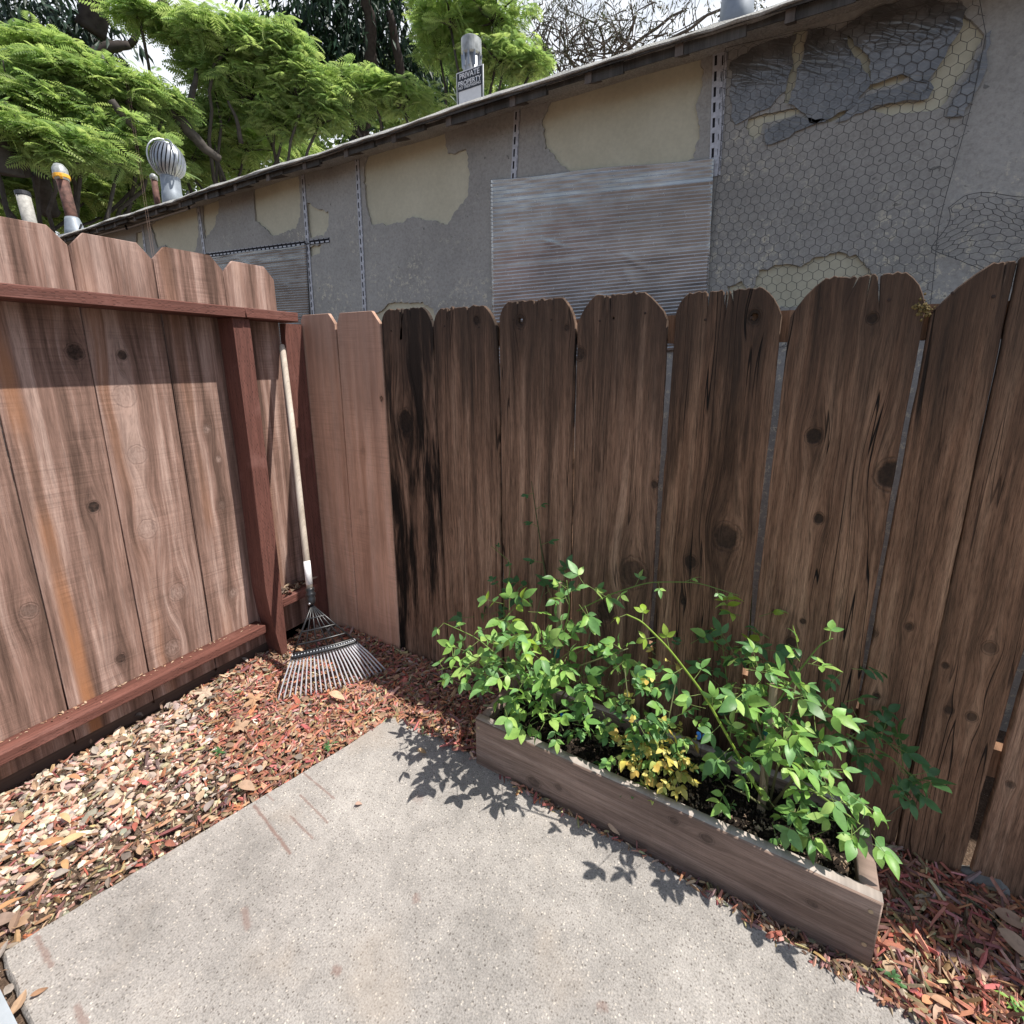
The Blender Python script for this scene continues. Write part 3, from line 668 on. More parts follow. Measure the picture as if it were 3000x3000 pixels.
# foil insulation sheets (ribbed, crinkled, real relief)
def mat_foil(dark=1.):
    m, t, b = new_mat('foil'); v = t.obj(); n = t.noise(v, 4, 4, .6); n2 = t.noise(v, 40, 3, .6)
    c = t.ramp(n, [(.3, tuple(.34 * dark * k for k in (.98, 1, 1.02))), (.7, tuple(.55 * dark * k for k in (.98, 1, 1.02)))])
    P(t, b, color=c, metal=.7, rough=t.ramp(n2, [(.3, .18), (.7, .28)]), normal=t.bump(n2, .08, .004)); return m
def foil_sheet(corners, Y, ribs, name, label, mat, seed, cr=.006):
    tl, tr, br, bl = [onY(q(*p), Y) for p in corners]; r = np.random.default_rng(seed)
    nu, per = 64, 12; nv = ribs * per
    u = np.linspace(0, 1, nu + 1); vv = np.linspace(0, 1, nv + 1); U, V = np.meshgrid(u, vv)
    Pp = (1 - V)[..., None] * ((1 - U)[..., None] * tl + U[..., None] * tr) + V[..., None] * ((1 - U)[..., None] * bl + U[..., None] * br)
    ph = V * ribs * 2 * math.pi
    fr = (V * ribs) % 1.; ri = np.minimum((V * ribs).astype(int), ribs - 1); p1, p2, p3 = (r.uniform(0, 6.28, ribs)[ri] for _ in range(3)); kk = r.uniform(4, 11, ribs)[ri]
    amp = np.clip(.55 + .45 * np.sin(U * kk + p1) + .35 * np.sin(U * 23 + p2) + .25 * np.sin(U * 47 + p3), .05, 1.6); d = .0034 * np.where(fr < .16, fr / .16, 1 - (fr - .16) / .84) * (.72 + .3 * amp)
    for i in range(26):     # soft dents and diagonal creases
        cu, cvv, ru, rv = r.uniform(0, 1), r.uniform(0, 1), r.uniform(.15, .6), r.uniform(.012, .05)
        d += r.uniform(-cr, cr) * .35 * np.exp(-((U - cu) / ru) ** 2 - ((V - cvv) / rv) ** 2)
    for i in range(5):
        cu, cvv, an, ln = r.uniform(.1, .9), r.uniform(.1, .9), r.uniform(.4, 1.2), r.uniform(.04, .1)
        a_ = (U - cu) * math.cos(an) + (V - cvv) * math.sin(an); b_ = -(U - cu) * math.sin(an) + (V - cvv) * math.cos(an)
        d += .003 * np.exp(-(b_ / .012) ** 2 - (a_ / ln) ** 2)
    jit = .004 * np.sin(U * 9 + seed) * (V < .02)
    Pp[..., 1] -= d; Pp[..., 2] += jit 
    n0 = nu + 1; F_ = [(i * n0 + j, (i + 1) * n0 + j, (i + 1) * n0 + j + 1, i * n0 + j + 1) for i in range(nv) for j in range(nu)]
    V3 = Pp.reshape(-1, 3); nb = len(V3); Vb = V3.copy(); Vb[:, 1] += .004
    Fb = [tuple(nb + k for k in reversed(f)) for f in F_]
    rim = [i * n0 for i in range(nv)] and []
    loop = [(0, j) for j in range(nu)] + [(i, nu) for i in range(nv)] + [(nv, j) for j in range(nu, 0, -1)] + [(i, 0) for i in range(nv, 0, -1)]
    idx = [i * n0 + j for i, j in loop]
    Fr = [(idx[k], idx[(k + 1) % len(idx)], nb + idx[(k + 1) % len(idx)], nb + idx[k]) for k in range(len(idx))]
    g = Geo(); g.add(np.vstack([V3, Vb]), F_ + Fb + Fr)
    return tag(g.build(name, mat, None, True), label, 'insulation sheet')
M_FOIL = mat_foil(); M_FOIL2 = mat_foil(.55)
foil_sheet([(925, 339), (1347, 297), (1331, 655), (930, 690)], YW - .03, 52, 'foil_sheet', 'large silver ribbed foil insulation sheet fixed to the grey stucco wall', M_FOIL, 3)
foil_sheet([(398, 484), (577, 461), (586, 650), (398, 650)], YW - .022, 40, 'foil_sheet', 'smaller dull ribbed foil sheet low on the wall beside the left fence', M_FOIL2, 4, .003)

# chicken wire
M_WIRE = plain('wire', (.10, .10, .10), .5, .5)
def hexmesh(poly, Y, a, warp, name, label, rad=.0008, squash=1.):
    L = np.array([(onY(q(*p), Y)[0], onY(q(*p), Y)[2]) for p in poly]); lo, hi = L.min(0), L.max(0)
    g = Geo(); w_, h_ = a * math.sqrt(3), a * 1.5 * squash; done = set()
    for j in range(int((hi[1] - lo[1]) / h_) + 3):
        for i in range(int((hi[0] - lo[0]) / w_) + 3):
            cx = lo[0] + i * w_ + (j % 2) * w_ / 2; cz = lo[1] + j * h_
            vs = [(cx + a * math.sin(k * math.pi / 3), cz + a * squash * math.cos(k * math.pi / 3)) for k in range(6)]
            for k in range(6):
                A_, B_ = vs[k], vs[(k + 1) % 6]; key = tuple(sorted([(round(A_[0], 4), round(A_[1], 4)), (round(B_[0], 4), round(B_[1], 4))]))
                if key in done: continue
                done.add(key)
                mid = np.array([[(A_[0] + B_[0]) / 2, (A_[1] + B_[1]) / 2]])
                if not in_poly(mid, L)[0]: continue
                pa = warp(np.array([A_[0], Y, A_[1]])); pb = warp(np.array([B_[0], Y, B_[1]]))
                r_ = rad * (1.35 if abs(A_[0] - B_[0]) < 1e-4 else 1.)
                g.tube([pa, pb], r_, 4, cap=False)
    for k in range(len(L)):
        A_, B_ = L[k], L[(k + 1) % len(L)]; n = 12
        g.tube([warp(np.array([A_[0] + (B_[0] - A_[0]) * i / n, Y, A_[1] + (B_[1] - A_[1]) * i / n])) for i in range(n + 1)], rad * 1.3, 4, cap=False)
    return tag(g.build(name, M_WIRE), label, 'wire mesh')
wv = lambda p: p + np.array([.006 * math.sin(p[2] * 9), .010 * math.sin(p[0] * 7 + p[2] * 5) - .004, .005 * math.sin(p[0] * 11)])
hexmesh([(1372, 96), (1500, 60), (1700, 20), (1850, -20), (1862, 60), (1775, 420), (1740, 640), (1325, 660), (1352, 330)], YW - .03, .0212, wv, 'chicken_wire', 'wide flat sheet of hexagonal chicken wire stretched over the stucco wall')
wv2 = lambda p: p + np.array([.016 * math.sin(p[2] * 31 + p[0] * 13), -.012 * math.sin(p[0] * 25), .014 * math.sin(p[0] * 27 + 1)])
hexmesh([(1790, 385), (1830, 372), (1960, 362), (2020, 360), (2020, 560), (1900, 528), (1830, 505), (1768, 460)], YW - .038, .0215, wv2, 'chicken_wire', 'crumpled loose piece of chicken wire at the right end of the wall', squash=.62)
# black plastic film torn across the top of the wall
def mat_film():
    m, t, b = new_mat('black_film'); v = t.obj(); x, y, z = t.xyz(v)
    rp = t.m('ADD', t.m('MULTIPLY', x, .5), t.m('MULTIPLY', z, 1.)); rq = t.m('SUBTRACT', t.m('MULTIPLY', x, 1.), t.m('MULTIPLY', z, .5))
    n = t.noise(t.vec(t.m('MULTIPLY', rp, 20.), t.m('MULTIPLY', rq, 5.), 0.), 1, 2, .5, 2.2); n2 = t.noise(v, 7, 2, .5, 1.)
    rg = t.ss(t.m('ABSOLUTE', t.m('SUBTRACT', n, .5)), .035, .0); P(t, b, color=t.mix(t.m('MULTIPLY', rg, .22), t.ramp(n2, [(.3, (.075, .073, .07)), (.7, (.20, .196, .19))]), (.34, .34, .35)), rough=.16, spec=.8, normal=t.bump(t.m('ADD', n, n2), .35, .014)); return m
M_FILM = mat_film()
FILM = [
    [(1384, 120), (1430, 92), (1496, 72), (1490, 120), (1478, 170), (1452, 196), (1420, 210), (1392, 226), (1384, 180)],
    [(1528, 62), (1588, 66), (1606, 112), (1628, 140), (1632, 160), (1600, 200), (1540, 224), (1510, 198), (1494, 190), (1508, 150), (1522, 100)],
    [(1594, 58), (1640, 28), (1720, 0), (1800, 14), (1804, 50), (1776, 100), (1744, 146), (1714, 138), (1700, 134), (1648, 150), (1648, 110), (1614, 66)],
    [(1640, 180), (1696, 164), (1738, 156), (1752, 168), (1742, 186), (1700, 190), (1642, 204), (1620, 212), (1606, 222), (1586, 226), (1610, 204)],
    [(1448, 244), (1506, 222), (1552, 232), (1510, 244), (1480, 262), (1450, 270)],
    [(1846, 110), (1858, 74), (1868, 66), (1850, 150), (1820, 210), (1790, 212), (1812, 168)],
]
film = empty('plastic_film', onY(q(1620, 130), YW - .02), 'torn black plastic film crumpled under the chicken wire at the top of the wall', 'plastic film')
for i, pl in enumerate(FILM):
    y = YW - CT - .006 - .002 * (i % 3)
    L = rough_loop([(onY(q(*p), y)[0], onY(q(*p), y)[2]) for p in pl], .0035, .016, 50 + i)
    c_ = np.mean(np.array(L), 0)
    sheet('film_piece', [[((x_ - c_[0]) * 1.12, (z_ - c_[1]) * 1.12) for x_, z_ in L]], .0015, M_FILM, film, loc=(c_[0], y, c_[1]))

# roof vents
M_GALV = plain('galvanised', (.36, .375, .40), .4, .8, .15, 14)
M_GALV2 = plain('pale_flashing', (.26, .29, .33), .55, .3, .12, 20)
M_WHITEP = plain('weathered_white_pipe', (.36, .345, .32), .7, 0, .2, 30)
M_RUST = plain('rusty_pipe', (.13, .065, .052), .8, .2, .45, 18, .4)
M_YEL = plain('yellow_clamp', (.75, .38, .03), .5)
M_CAPC = plain('pale_cap', (.38, .39, .38), .3, .2, .25, 30)
M_DARKM = plain('dark_metal', (.05, .05, .055), .5, .5)
def roof_z(y): return ze_top + (y - YE) * pitch
def px_len(p, a, b):        # metres between two pixel heights at the distance of p
    return abs(b - a) * np.linalg.norm(p - CAM) / F
YV = YE + .28
def vent_base(px, py):
    p = onY(q(px, py), YV); return p
# white pipe
def pipe_vent(px, ytop, ybase, rpx, mat, lbl, cap=None, lean=(0, 0)):
    top = onY(q(px, ytop), YV); r_ = rpx * 1.5528 * mpp(top)
    base = np.array([top[0], YV, roof_z(YV) - .01]); ax = top - base
    base = base - np.array([lean[0], 0, 0]); ax = top - base; L = np.linalg.norm(ax); ax /= L
    e = empty('roof_vent', base, lbl, 'roof vent', 'vents standing on the shallow roof')
    return e, base, ax, L, r_
e, b0, ax, L, r_ = pipe_vent(42, 362, 420, 14, M_WHITEP, 'weathered white vent pipe with dark rim, leftmost on the roof', lean=(-.10, 0))
g = Geo(); g.lathe(b0, [(r_, 0), (r_, L)], 20, ax); g.build('pipe', M_WHITEP, e, True)
g = Geo(); g.lathe(b0, [(r_ * 1.06, L * .93), (r_ * 1.1, L * .94), (r_ * 1.1, L), (r_ * .8, L + .002)], 20, ax); g.build('rim', M_DARKM, e)
g = Geo(); g.lathe(b0, [(r_ * 1.9, 0), (r_ * 1.6, L * .18), (r_ * 1.25, L * .38), (r_ * 1.15, L * .42)], 24, ax); g.build('flashing', M_GALV2, e, True)
g = Geo(); g.tube([b0 + ax * L * .43 + np.array([math.cos(a) * r_ * 1.1, math.sin(a) * r_ * 1.1, .012 * math.sin(a * 2)]) for a in np.linspace(0, 6.2, 20)], .012, 6); g.build('sealant_ring', M_RUST, e)
e, b0, ax, L, r_ = pipe_vent(113, 322, 402, 12, M_RUST, 'rusty brown vent pipe with yellow clamp and pale cap', lean=(-.13, 0))
g = Geo(); g.lathe(b0, [(r_, 0), (r_, L * .97)], 20, ax); g.build('pipe', M_RUST, e, True)
g = Geo(); g.lathe(b0, [(r_ * 1.12, L * .86), (r_ * 1.3, L * .93), (r_ * 1.25, L * 1.02), (r_ * .8, L * 1.08), (.01, L * 1.10)], 20, ax); g.build('cap', M_CAPC, e, True)
g = Geo(); cc = b0 + ax * L * .9; g.lathe(b0, [(r_ * 1.34, L * .885), (r_ * 1.38, L * .89), (r_ * 1.38, L * .93), (r_ * 1.34, L * .935)], 20, ax)
g.bar(cc + np.array([r_ * 1.1, -.02, -.01]), cc + np.array([r_ * 3.1, -.06, -.015]), .02, .03); g.build('clamp', M_YEL, e)
g = Geo(); g.lathe(b0, [(r_ * 2.0, 0), (r_ * 1.7, L * .15), (r_ * 1.3, L * .30), (r_ * 1.15, L * .34)], 24, ax); g.build('flashing', M_GALV2, e, True)
e, b0, ax, L, r_ = pipe_vent(289, 328, 350, 6, M_RUST, 'small stubby pipe with a white top, beside the turbine vent')
g = Geo(); g.lathe(b0, [(r_, 0), (r_, L * .9)], 14, ax); g.build('pipe', M_RUST, e, True)
g = Geo(); g.lathe(b0, [(r_ * 1.2, L * .86), (r_ * 1.3, L * .95), (r_ * .6, L)], 14, ax); g.build('cap', M_CAPC, e, True)
# turbine
e, b0, ax, L, r_ = pipe_vent(313, 273, 345, 19, M_GALV, 'round finned silver turbine vent spinning on a duct', lean=(.02, 0))
e['label'] = 'round silver turbine vent with curved vanes on a duct'
g = Geo(); g.lathe(b0, [(r_ * 1.12, 0), (r_ * 1.05, L * .3), (r_, L * .31), (r_, L * .52), (r_ * .96, L * .55)], 24, ax); g.build('duct', M_GALV2, e, True)
hc = b0 + ax * L * .77; rb = r_ * 1.7; hh = L * .24
g = Geo()
for k in range(26):
    a0 = k * 2 * math.pi / 26; pts = []
    for i in range(9):
        th = -1.25 + 2.5 * i / 8; rad = rb * max(.5, math.cos(th * .82)); a = a0 + .25 * math.sin(th)
        pts.append((hc + np.array([math.cos(a) * rad, math.sin(a) * rad, hh * math.sin(th) * 1.02]), hc + np.array([math.cos(a + .17) * rad * 1.03, math.sin(a + .17) * rad * 1.03, hh * math.sin(th) * 1.02])))
    g.add([p for pr in pts for p in pr], [(2 * i, 2 * i + 1, 2 * i + 3, 2 * i + 2) for i in range(8)])
g.build('vanes', M_GALV, e, True)
g = Geo(); g.lathe(hc, [(rb * .52, -hh), (rb * .5, -hh * .9), (rb * .45, 0), (rb * .5, hh * .88), (rb * .56, hh * .9), (rb * .5, hh * 1.0), (.01, hh * 1.06)], 24); g.build('hub', M_DARKM, e, True)
g = Geo(); g.lathe(hc, [(rb * .66, hh * .86), (rb * .62, hh * .97), (rb * .3, hh * 1.1), (.01, hh * 1.14)], 24); g.build('cap', M_GALV, e, True)
g = Geo()
for a in (math.pi * 1.02, -.03, math.pi * 1.5):
    pts = [hc + np.array([math.cos(a) * rb * 1.22 * math.cos(th), math.sin(a) * rb * 1.22 * math.cos(th), hh * 1.25 * math.sin(th)]) for th in np.linspace(-1.0, 1.5, 14)]
    g.tube(pts, .006, 6)
g.build('bracket', M_GALV, e)
# capped flue with the sign in front
e, b0, ax, L, r_ = pipe_vent(889, 74, 175, 18, M_GALV, 'silver capped flue pipe standing behind the black and white sign')
g = Geo(); g.lathe(b0, [(r_ * .9, 0), (r_ * .9, L * .80)], 24, ax); g.build('pipe', M_GALV, e, True)
g = Geo(); g.lathe(b0, [(r_ * .7, L * .78), (r_ * 1.06, L * .82), (r_ * 1.08, L * .90), (r_ * 1.06, L * .985), (r_ * .9, L), (.01, L * 1.004)], 28, ax); g.build('cap', M_CAPC, e, False)
g = Geo()
for k in range(10):
    a = k * 2 * math.pi / 10; o_ = np.array([math.cos(a), math.sin(a), 0]) * r_
    g.bar(b0 + ax * L * .66 + o_ * .92, b0 + ax * L * .83 + o_ * 1.0, .012, .003, up=(0, 1, .1))
g.build('fin', M_GALV, e)
e, b0, ax, L, r_ = pipe_vent(1395, -40, 10, 30, M_GALV2, 'wide pale grey duct at the top of the roof, right of the flue')
g = Geo(); g.lathe(b0, [(r_ * 1.4, 0), (r_ * 1.05, L * .5), (r_ * 1.0, L)], 28, ax); g.build('pipe', M_GALV2, e, True)
g = Geo(); g.lathe(b0, [(r_ * 1.15, L * .97), (r_ * 1.2, L), (r_ * .4, L * 1.1)], 28, ax); g.build('cap', M_GALV2, e, True)
# sign
M_SBLK = plain('sign_black', (.022, .024, .03), .45, 0, .1)
M_SWHT = plain('sign_white', (.78, .78, .78), .45, 0, .04)
YS = YV - .17
sA = onY((1337, 213), YS); sB = onY((1416, 190), YS); wS = float(sB[0] - sA[0]); hS = wS * 1.0
sg = empty('warning_sign', ((sA[0] + sB[0]) / 2, YS, sA[2] - hS), 'black and white PRIVATE PROPERTY sign standing on the roof before the flue', 'sign')
tilt = math.atan2(sB[2] - sA[2], wS) * .25
z_top = (sA[2] + sB[2]) / 2
def srect(name, x0, x1, z0, z1, y, th, mat, parent=sg):
    return sheet(name, [[(x0, z0), (x1, z0), (x1, z1), (x0, z1)]], th, mat, parent, loc=((sA[0] + sB[0]) / 2, y, z_top), bevel=.0)
H_ = wS / 2
sp_ = srect('panel', -H_, H_, -hS, 0, YS, .004, M_SWHT)
srect('black_field', -H_ + wS * .035, H_ - wS * .035, -hS * .52, -wS * .035, YS - .003, .0012, M_SBLK)
srect('border', -H_ + wS * .035, -H_ + wS * .075, -hS * .96, -hS * .53, YS - .003, .0012, M_SBLK)
srect('border', H_ - wS * .075, H_ - wS * .035, -hS * .96, -hS * .53, YS - .003, .0012, M_SBLK)
srect('border', -H_ + wS * .08, H_ - wS * .08, -hS * .96, -hS * .93, YS - .003, .0012, M_SBLK)
def text(s_, width, cx, z, y, mat, parent, bold=.0):
    fc = bpy.data.curves.new('lettering', 'FONT'); fc.body = s_; fc.align_x = 'CENTER'; fc.size = 1; fc.offset = bold; fc.extrude = .0
    o = bpy.data.objects.new('tmp', fc); COL.objects.link(o); dg = bpy.context.evaluated_depsgraph_get(); dg.update()
    me = bpy.data.meshes.new_from_object(o.evaluated_get(dg)); COL.objects.unlink(o); bpy.data.objects.remove(o)
    xs_ = [v.co.x for v in me.vertices]; k = width / (max(xs_) - min(xs_))
    me.transform(Matrix(((k, 0, 0, 0), (0, 0, -1, 0), (0, k, 0, 0), (0, 0, 0, 1)))); me.materials.append(mat)
    o = bpy.data.objects.new('lettering', me); o.location = (cx, y, z); link(o); o.parent = parent
    o.matrix_parent_inverse = Matrix.Translation(parent.matrix_world.translation).inverted(); return o
cxs = (sA[0] + sB[0]) / 2
text('PRIVATE', wS * .74, cxs, z_top - hS * .205, YS - .0045, M_SWHT, sg, .025)
text('PROPERTY', wS * .86, cxs, z_top - hS * .385, YS - .0045, M_SWHT, sg, .025)
text('NO TRESPASSING', wS * .82, cxs, z_top - hS * .475, YS - .0045, M_SWHT, sg, .02)

# ------------------------------------------------------------------ planter box
PX0, PX1, PY0, PY1, PZ = -.614 * K, .216 * K, .804 * K, 1.012 * K, .130 * K
PT = .034
pb = empty('planter_box', ((PX0 + PX1) / 2, (PY0 + PY1) / 2, 0), 'long low wooden planter box holding the rose bushes before the back fence', 'planter')
PC = ((.175, .118, .092), (.29, .205, .165), (.42, .315, .262))
M_PTOP = wood('pale_edge', ((.36, .30, .26), (.48, .415, .37), (.58, .51, .46)), 205, (), fine=.35, bump=.4)  # paler, greyer wood for one long edge of each planter board
def pboard(name, x0, x1, y0, y1, z0, z1, seed, kn=(), light=False):
    """the grain runs along the board: mesh drawn upright and laid down"""
    alongx = (x1 - x0) > (y1 - y0); L = (x1 - x0) if alongx else (y1 - y0); th = (y1 - y0) if alongx else (x1 - x0)
    mt = wood(name + '_wood_%d' % seed, PC, seed, kn, fine=.34, saw=.12, bump=.45, mold=.12)
    h = (z1 - z0) / 2
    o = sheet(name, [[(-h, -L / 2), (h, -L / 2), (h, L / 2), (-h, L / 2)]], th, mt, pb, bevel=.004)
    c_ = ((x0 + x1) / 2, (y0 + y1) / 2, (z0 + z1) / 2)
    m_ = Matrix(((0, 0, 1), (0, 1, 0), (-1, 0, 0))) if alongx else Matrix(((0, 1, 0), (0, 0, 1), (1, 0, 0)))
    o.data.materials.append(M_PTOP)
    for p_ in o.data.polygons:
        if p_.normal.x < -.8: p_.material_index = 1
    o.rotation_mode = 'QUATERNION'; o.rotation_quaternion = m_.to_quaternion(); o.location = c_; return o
def pk(lst):      # knots of the front board: x across = -(z - zc), z along = x - xc
    out = []
    for (px, py, r_, kd) in lst:
        p = onY((px, py), PY0); out.append((-(p[2] - PZ / 2 + .02), p[0] - (PX0 + PX1) / 2, r_ * np.linalg.norm(p - CAM) / F, kd, 0))
    return out
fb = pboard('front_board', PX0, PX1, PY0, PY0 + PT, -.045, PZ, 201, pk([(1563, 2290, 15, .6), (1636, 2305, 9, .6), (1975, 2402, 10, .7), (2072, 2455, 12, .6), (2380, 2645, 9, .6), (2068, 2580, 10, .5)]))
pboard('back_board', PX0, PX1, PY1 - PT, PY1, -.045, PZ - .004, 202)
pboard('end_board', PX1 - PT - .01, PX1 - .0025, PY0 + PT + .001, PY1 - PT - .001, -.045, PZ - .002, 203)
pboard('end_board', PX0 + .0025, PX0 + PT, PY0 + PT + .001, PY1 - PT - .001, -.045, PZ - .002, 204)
M_SCREW = plain('tan_screw', (.42, .33, .22), .5, .4)
for (px, py) in [(2551, 2670), (2531, 2766), (1402, 2132)]:
    p = onY((px, py), PY0); g = Geo(); g.lathe((p[0], PY0 + .001, p[2]), [(.0055, 0), (.0052, .0025), (.0028, .0026), (.0024, .0008)], 14, (0, -1, 0)); g.build('screw', M_SCREW, pb)
def mat_pot():
    m, t, b = new_mat('potting_soil'); v = t.obj(); n = t.noise(v, 110, 5, .7); n2 = t.noise(v, 14, 4)
    c = t.ramp(n, [(.3, (.012, .009, .008)), (.55, (.035, .026, .021)), (.72, (.10, .075, .055))])
    P(t, b, color=t.mix(1., c, t.ramp(n2, [(.3, .7), (.7, 1.3)]), 'MULTIPLY'), rough=.95, spec=.1, normal=t.bump(n, 1., .012)); return m
SZ = .098 * K
g = Geo(); nx, ny = 110, 26; v = []
for j in range(ny + 1):
    for i in range(nx + 1):
        x = PX0 + PT + .002 + (PX1 - PX0 - 2 * PT - .014) * i / nx; y = PY0 + PT + .0015 + (PY1 - PY0 - 2 * PT - .003) * j / ny
        v.append((x, y, SZ + .012 * math.sin(x * 9) * math.sin(y * 17) + random.gauss(0, .004)))
g.add(v, [(j * (nx + 1) + i, j * (nx + 1) + i + 1, (j + 1) * (nx + 1) + i + 1, (j + 1) * (nx + 1) + i) for j in range(ny) for i in range(nx)])
tag(g.build('potting_soil', mat_pot(), None, True), kind='stuff')

# ------------------------------------------------------------------ mulch chips, stones, litter
def mat_col(name, rough=.85, spec=.25, scale=90., amt=.35, trans=0., bump=.3):
    m, t, b = new_mat(name); v = t.obj(); c = t.attr('Col'); n = t.noise(v, scale, 4, .65)
    c = t.mix(1., c, t.ramp(n, [(.28, 1 - amt), (.5, 1.), (.75, 1 + amt * .6)]), 'MULTIPLY')
    P(t, b, color=c, rough=rough, spec=spec, normal=t.bump(n, bump, .003))
    if trans:
        tr = t.add('ShaderNodeBsdfTranslucent'); t.put(tr.inputs[0], t.mix(1., c, (1.0, .88, .72), 'MULTIPLY'))
        mx = t.add('ShaderNodeMixShader'); mx.inputs[0].default_value = trans
        t.l.new(b.outputs[0], mx.inputs[1]); t.l.new(tr.outputs[0], mx.inputs[2]); t.l.new(mx.outputs[0], t.n['Material Output'].inputs[0])
    return m
M_CHIP = mat_col('bark_chip', .85, .2, 60, .3)
M_STONE = mat_col('stone', .8, .3, 50, .18)
M_LITTER = mat_col('dry_leaf', .75, .3, 50, .3, .12)
RED = [(.40, .160, .105), (.34, .130, .090), (.46, .215, .145), (.29, .118, .084), (.25, .120, .088), (.52, .31, .22), (.34, .215, .150), (.42, .185, .122), (.23, .145, .105), (.56, .40, .28)]
BRN = [(.20, .135, .095), (.27, .19, .135), (.14, .095, .07), (.34, .24, .17), (.40, .30, .21)]
def chip(g, x, y, z, L, wd, th, c, tilt=.35):
    r = rotm(random.gauss(0, tilt), random.gauss(0, tilt), random.uniform(0, 6.283))
    k = random.uniform(.3, .9); k2 = random.uniform(.3, .9); bow = random.uniform(-.12, .12) * L
    v = np.array([(-L / 2, -wd / 2 * k, -th / 2), (-L / 2, wd / 2 * k2, -th / 2), (-L / 2 * .92, 0, th / 2), (0, -wd / 2 + bow * .3, -th / 2 + abs(bow) * .5), (0, wd / 2 + bow * .3, -th / 2 + abs(bow) * .5), (0, bow * .3, th / 2 + abs(bow) * .5),
                  (L / 2, -wd / 2 * k2, -th / 2), (L / 2, wd / 2 * k * .6, -th / 2), (L / 2 * .9, 0, th * .4)])
    g.add(v @ r.T + (x, y, z), [(0, 1, 2), (6, 8, 7), (0, 2, 5, 3), (2, 1, 4, 5), (3, 5, 8, 6), (5, 4, 7, 8), (1, 0, 3, 4), (4, 3, 6, 7)], tuple(v_ * random.uniform(.75, 1.2) for v_ in c))
def hK(L): return [(x * K, y * K) for x, y in L]
BED_L = hK([(-1.098, .084), (-.957, .670), (-.905, .806), (-.72, .765), (-.60, .745), (-.618, .80), (-.618, 1.02), (-.60, 1.068), (-1.44, 1.066), (-1.475, 1.0), (-1.545, .99), (-1.545, .05), (-1.1, .05)])
BED_F = hK([(-.78, .70), (.7, .70), (.7, .803), (-.78, .803)])
BED_R = hK([(.22, .73), (1.07, .74), (1.07, 1.068), (.22, 1.068)])
BED_B = hK([(-.62, 1.015), (.22, 1.015), (.22, 1.068), (-.62, 1.068)])
def smooth(a, b, x): x = np.clip((x - a) / (b - a), 0, 1); return x * x * (3 - 2 * x)
mul = Geo()
def redness(x, y):          # 1 = mulch, 0 = gravel
    return smooth(.40, .58, (y / K) + (x / K + 1.25) * .45 + .05 * np.sin(x * 13) + .04 * np.sin(y * 17))
slab_d = lambda x, y: in_poly(np.stack([x, y], 1), SLAB)
def chips(poly, n, Lr, zr, pal, gate=None, palmix=.12, slim=1.):
    pts = sample_poly(poly, n)
    for (x, y) in pts:
        if in_poly(np.array([[x + .012, y + .022]]), SLAB)[0] and in_poly(np.array([[x + .016, y]]), SLAB)[0] and in_poly(np.array([[x, y + .022]]), SLAB)[0]: continue
        on = .018 if in_poly(np.array([[x, y]]), SLAB)[0] else 0.
        if on and random.random() < .45: continue
        if gate is not None and random.random() > gate(x, y): continue
        L = random.uniform(*Lr) * (1.7 if random.random() < .06 else 1); c = random.choice(pal) if random.random() > palmix else random.choice(BRN)
        chip(mul, x, y, GZ + on + random.uniform(*zr), L, L * random.uniform(.14, .36) * slim, random.uniform(.0025, .007), c)
hill = lambda x, y: 0
chips(BED_L, 15500, (.012, .042), (.003, .022), RED, lambda x, y: .14 + .86 * redness(x, y))
chips(BED_L, 7500, (.007, .024), (.001, .008), BRN, lambda x, y: 1.2 - redness(x, y))
chips(BED_F, 4200, (.010, .034), (.002, .020), RED, palmix=.45)
chips(BED_R, 6400, (.012, .042), (.002, .02), RED, palmix=.25); chips(BED_R, 1850, (.04, .085), (.008, .026), RED, palmix=.15, slim=.5)
chips(BED_B, 700, (.02, .05), (.004, .02), RED)
tag(mul.build('bark_mulch', M_CHIP), kind='stuff')
# stones
ICO = None
def ico(sub=1):
    bm = bmesh.new(); bmesh.ops.create_icosphere(bm, subdivisions=sub, radius=1)
    v = np.array([x.co[:] for x in bm.verts]); f = [tuple(x.index for x in p.verts) for p in bm.faces]; bm.free(); return v, f
IV, IF = ico(1)
st = Geo(); pts = sample_poly(BED_L, 4400)
WHT = [(.60, .49, .38), (.66, .56, .44), (.54, .43, .32), (.58, .43, .35), (.48, .38, .29), (.70, .63, .53), (.48, .34, .28), (.30, .25, .21), (.40, .31, .25)]
for (x, y) in pts:
    rd = redness(np.array(x), np.array(y)); edge = (x / K - (-1.098 + (y / K - .084) * .241))       # distance left of the slab edge
    far = smooth(-.05, -.22, edge)
    if random.random() > .85 * (1 - rd) * (.2 + .8 * far) + .035: continue
    s_ = random.uniform(.005, .0148) * (.55 + .45 * far) * (1.35 if random.random() < .1 else 1)
    v = IV * (1 + rng.normal(0, .13, (len(IV), 1))) * np.array([s_ * random.uniform(.9, 1.5), s_ * random.uniform(.7, 1.1), s_ * random.uniform(.45, .75)])
    c = random.choice(WHT); st.add(v @ rotm(random.gauss(0, .3), random.gauss(0, .3), random.uniform(0, 6.28)).T + (x, y, GZ + s_ * .35 + random.uniform(0, .008)), IF, tuple(v_ * random.uniform(.85, 1.08) for v_ in c))
tag(st.build('gravel', M_STONE), kind='stuff')
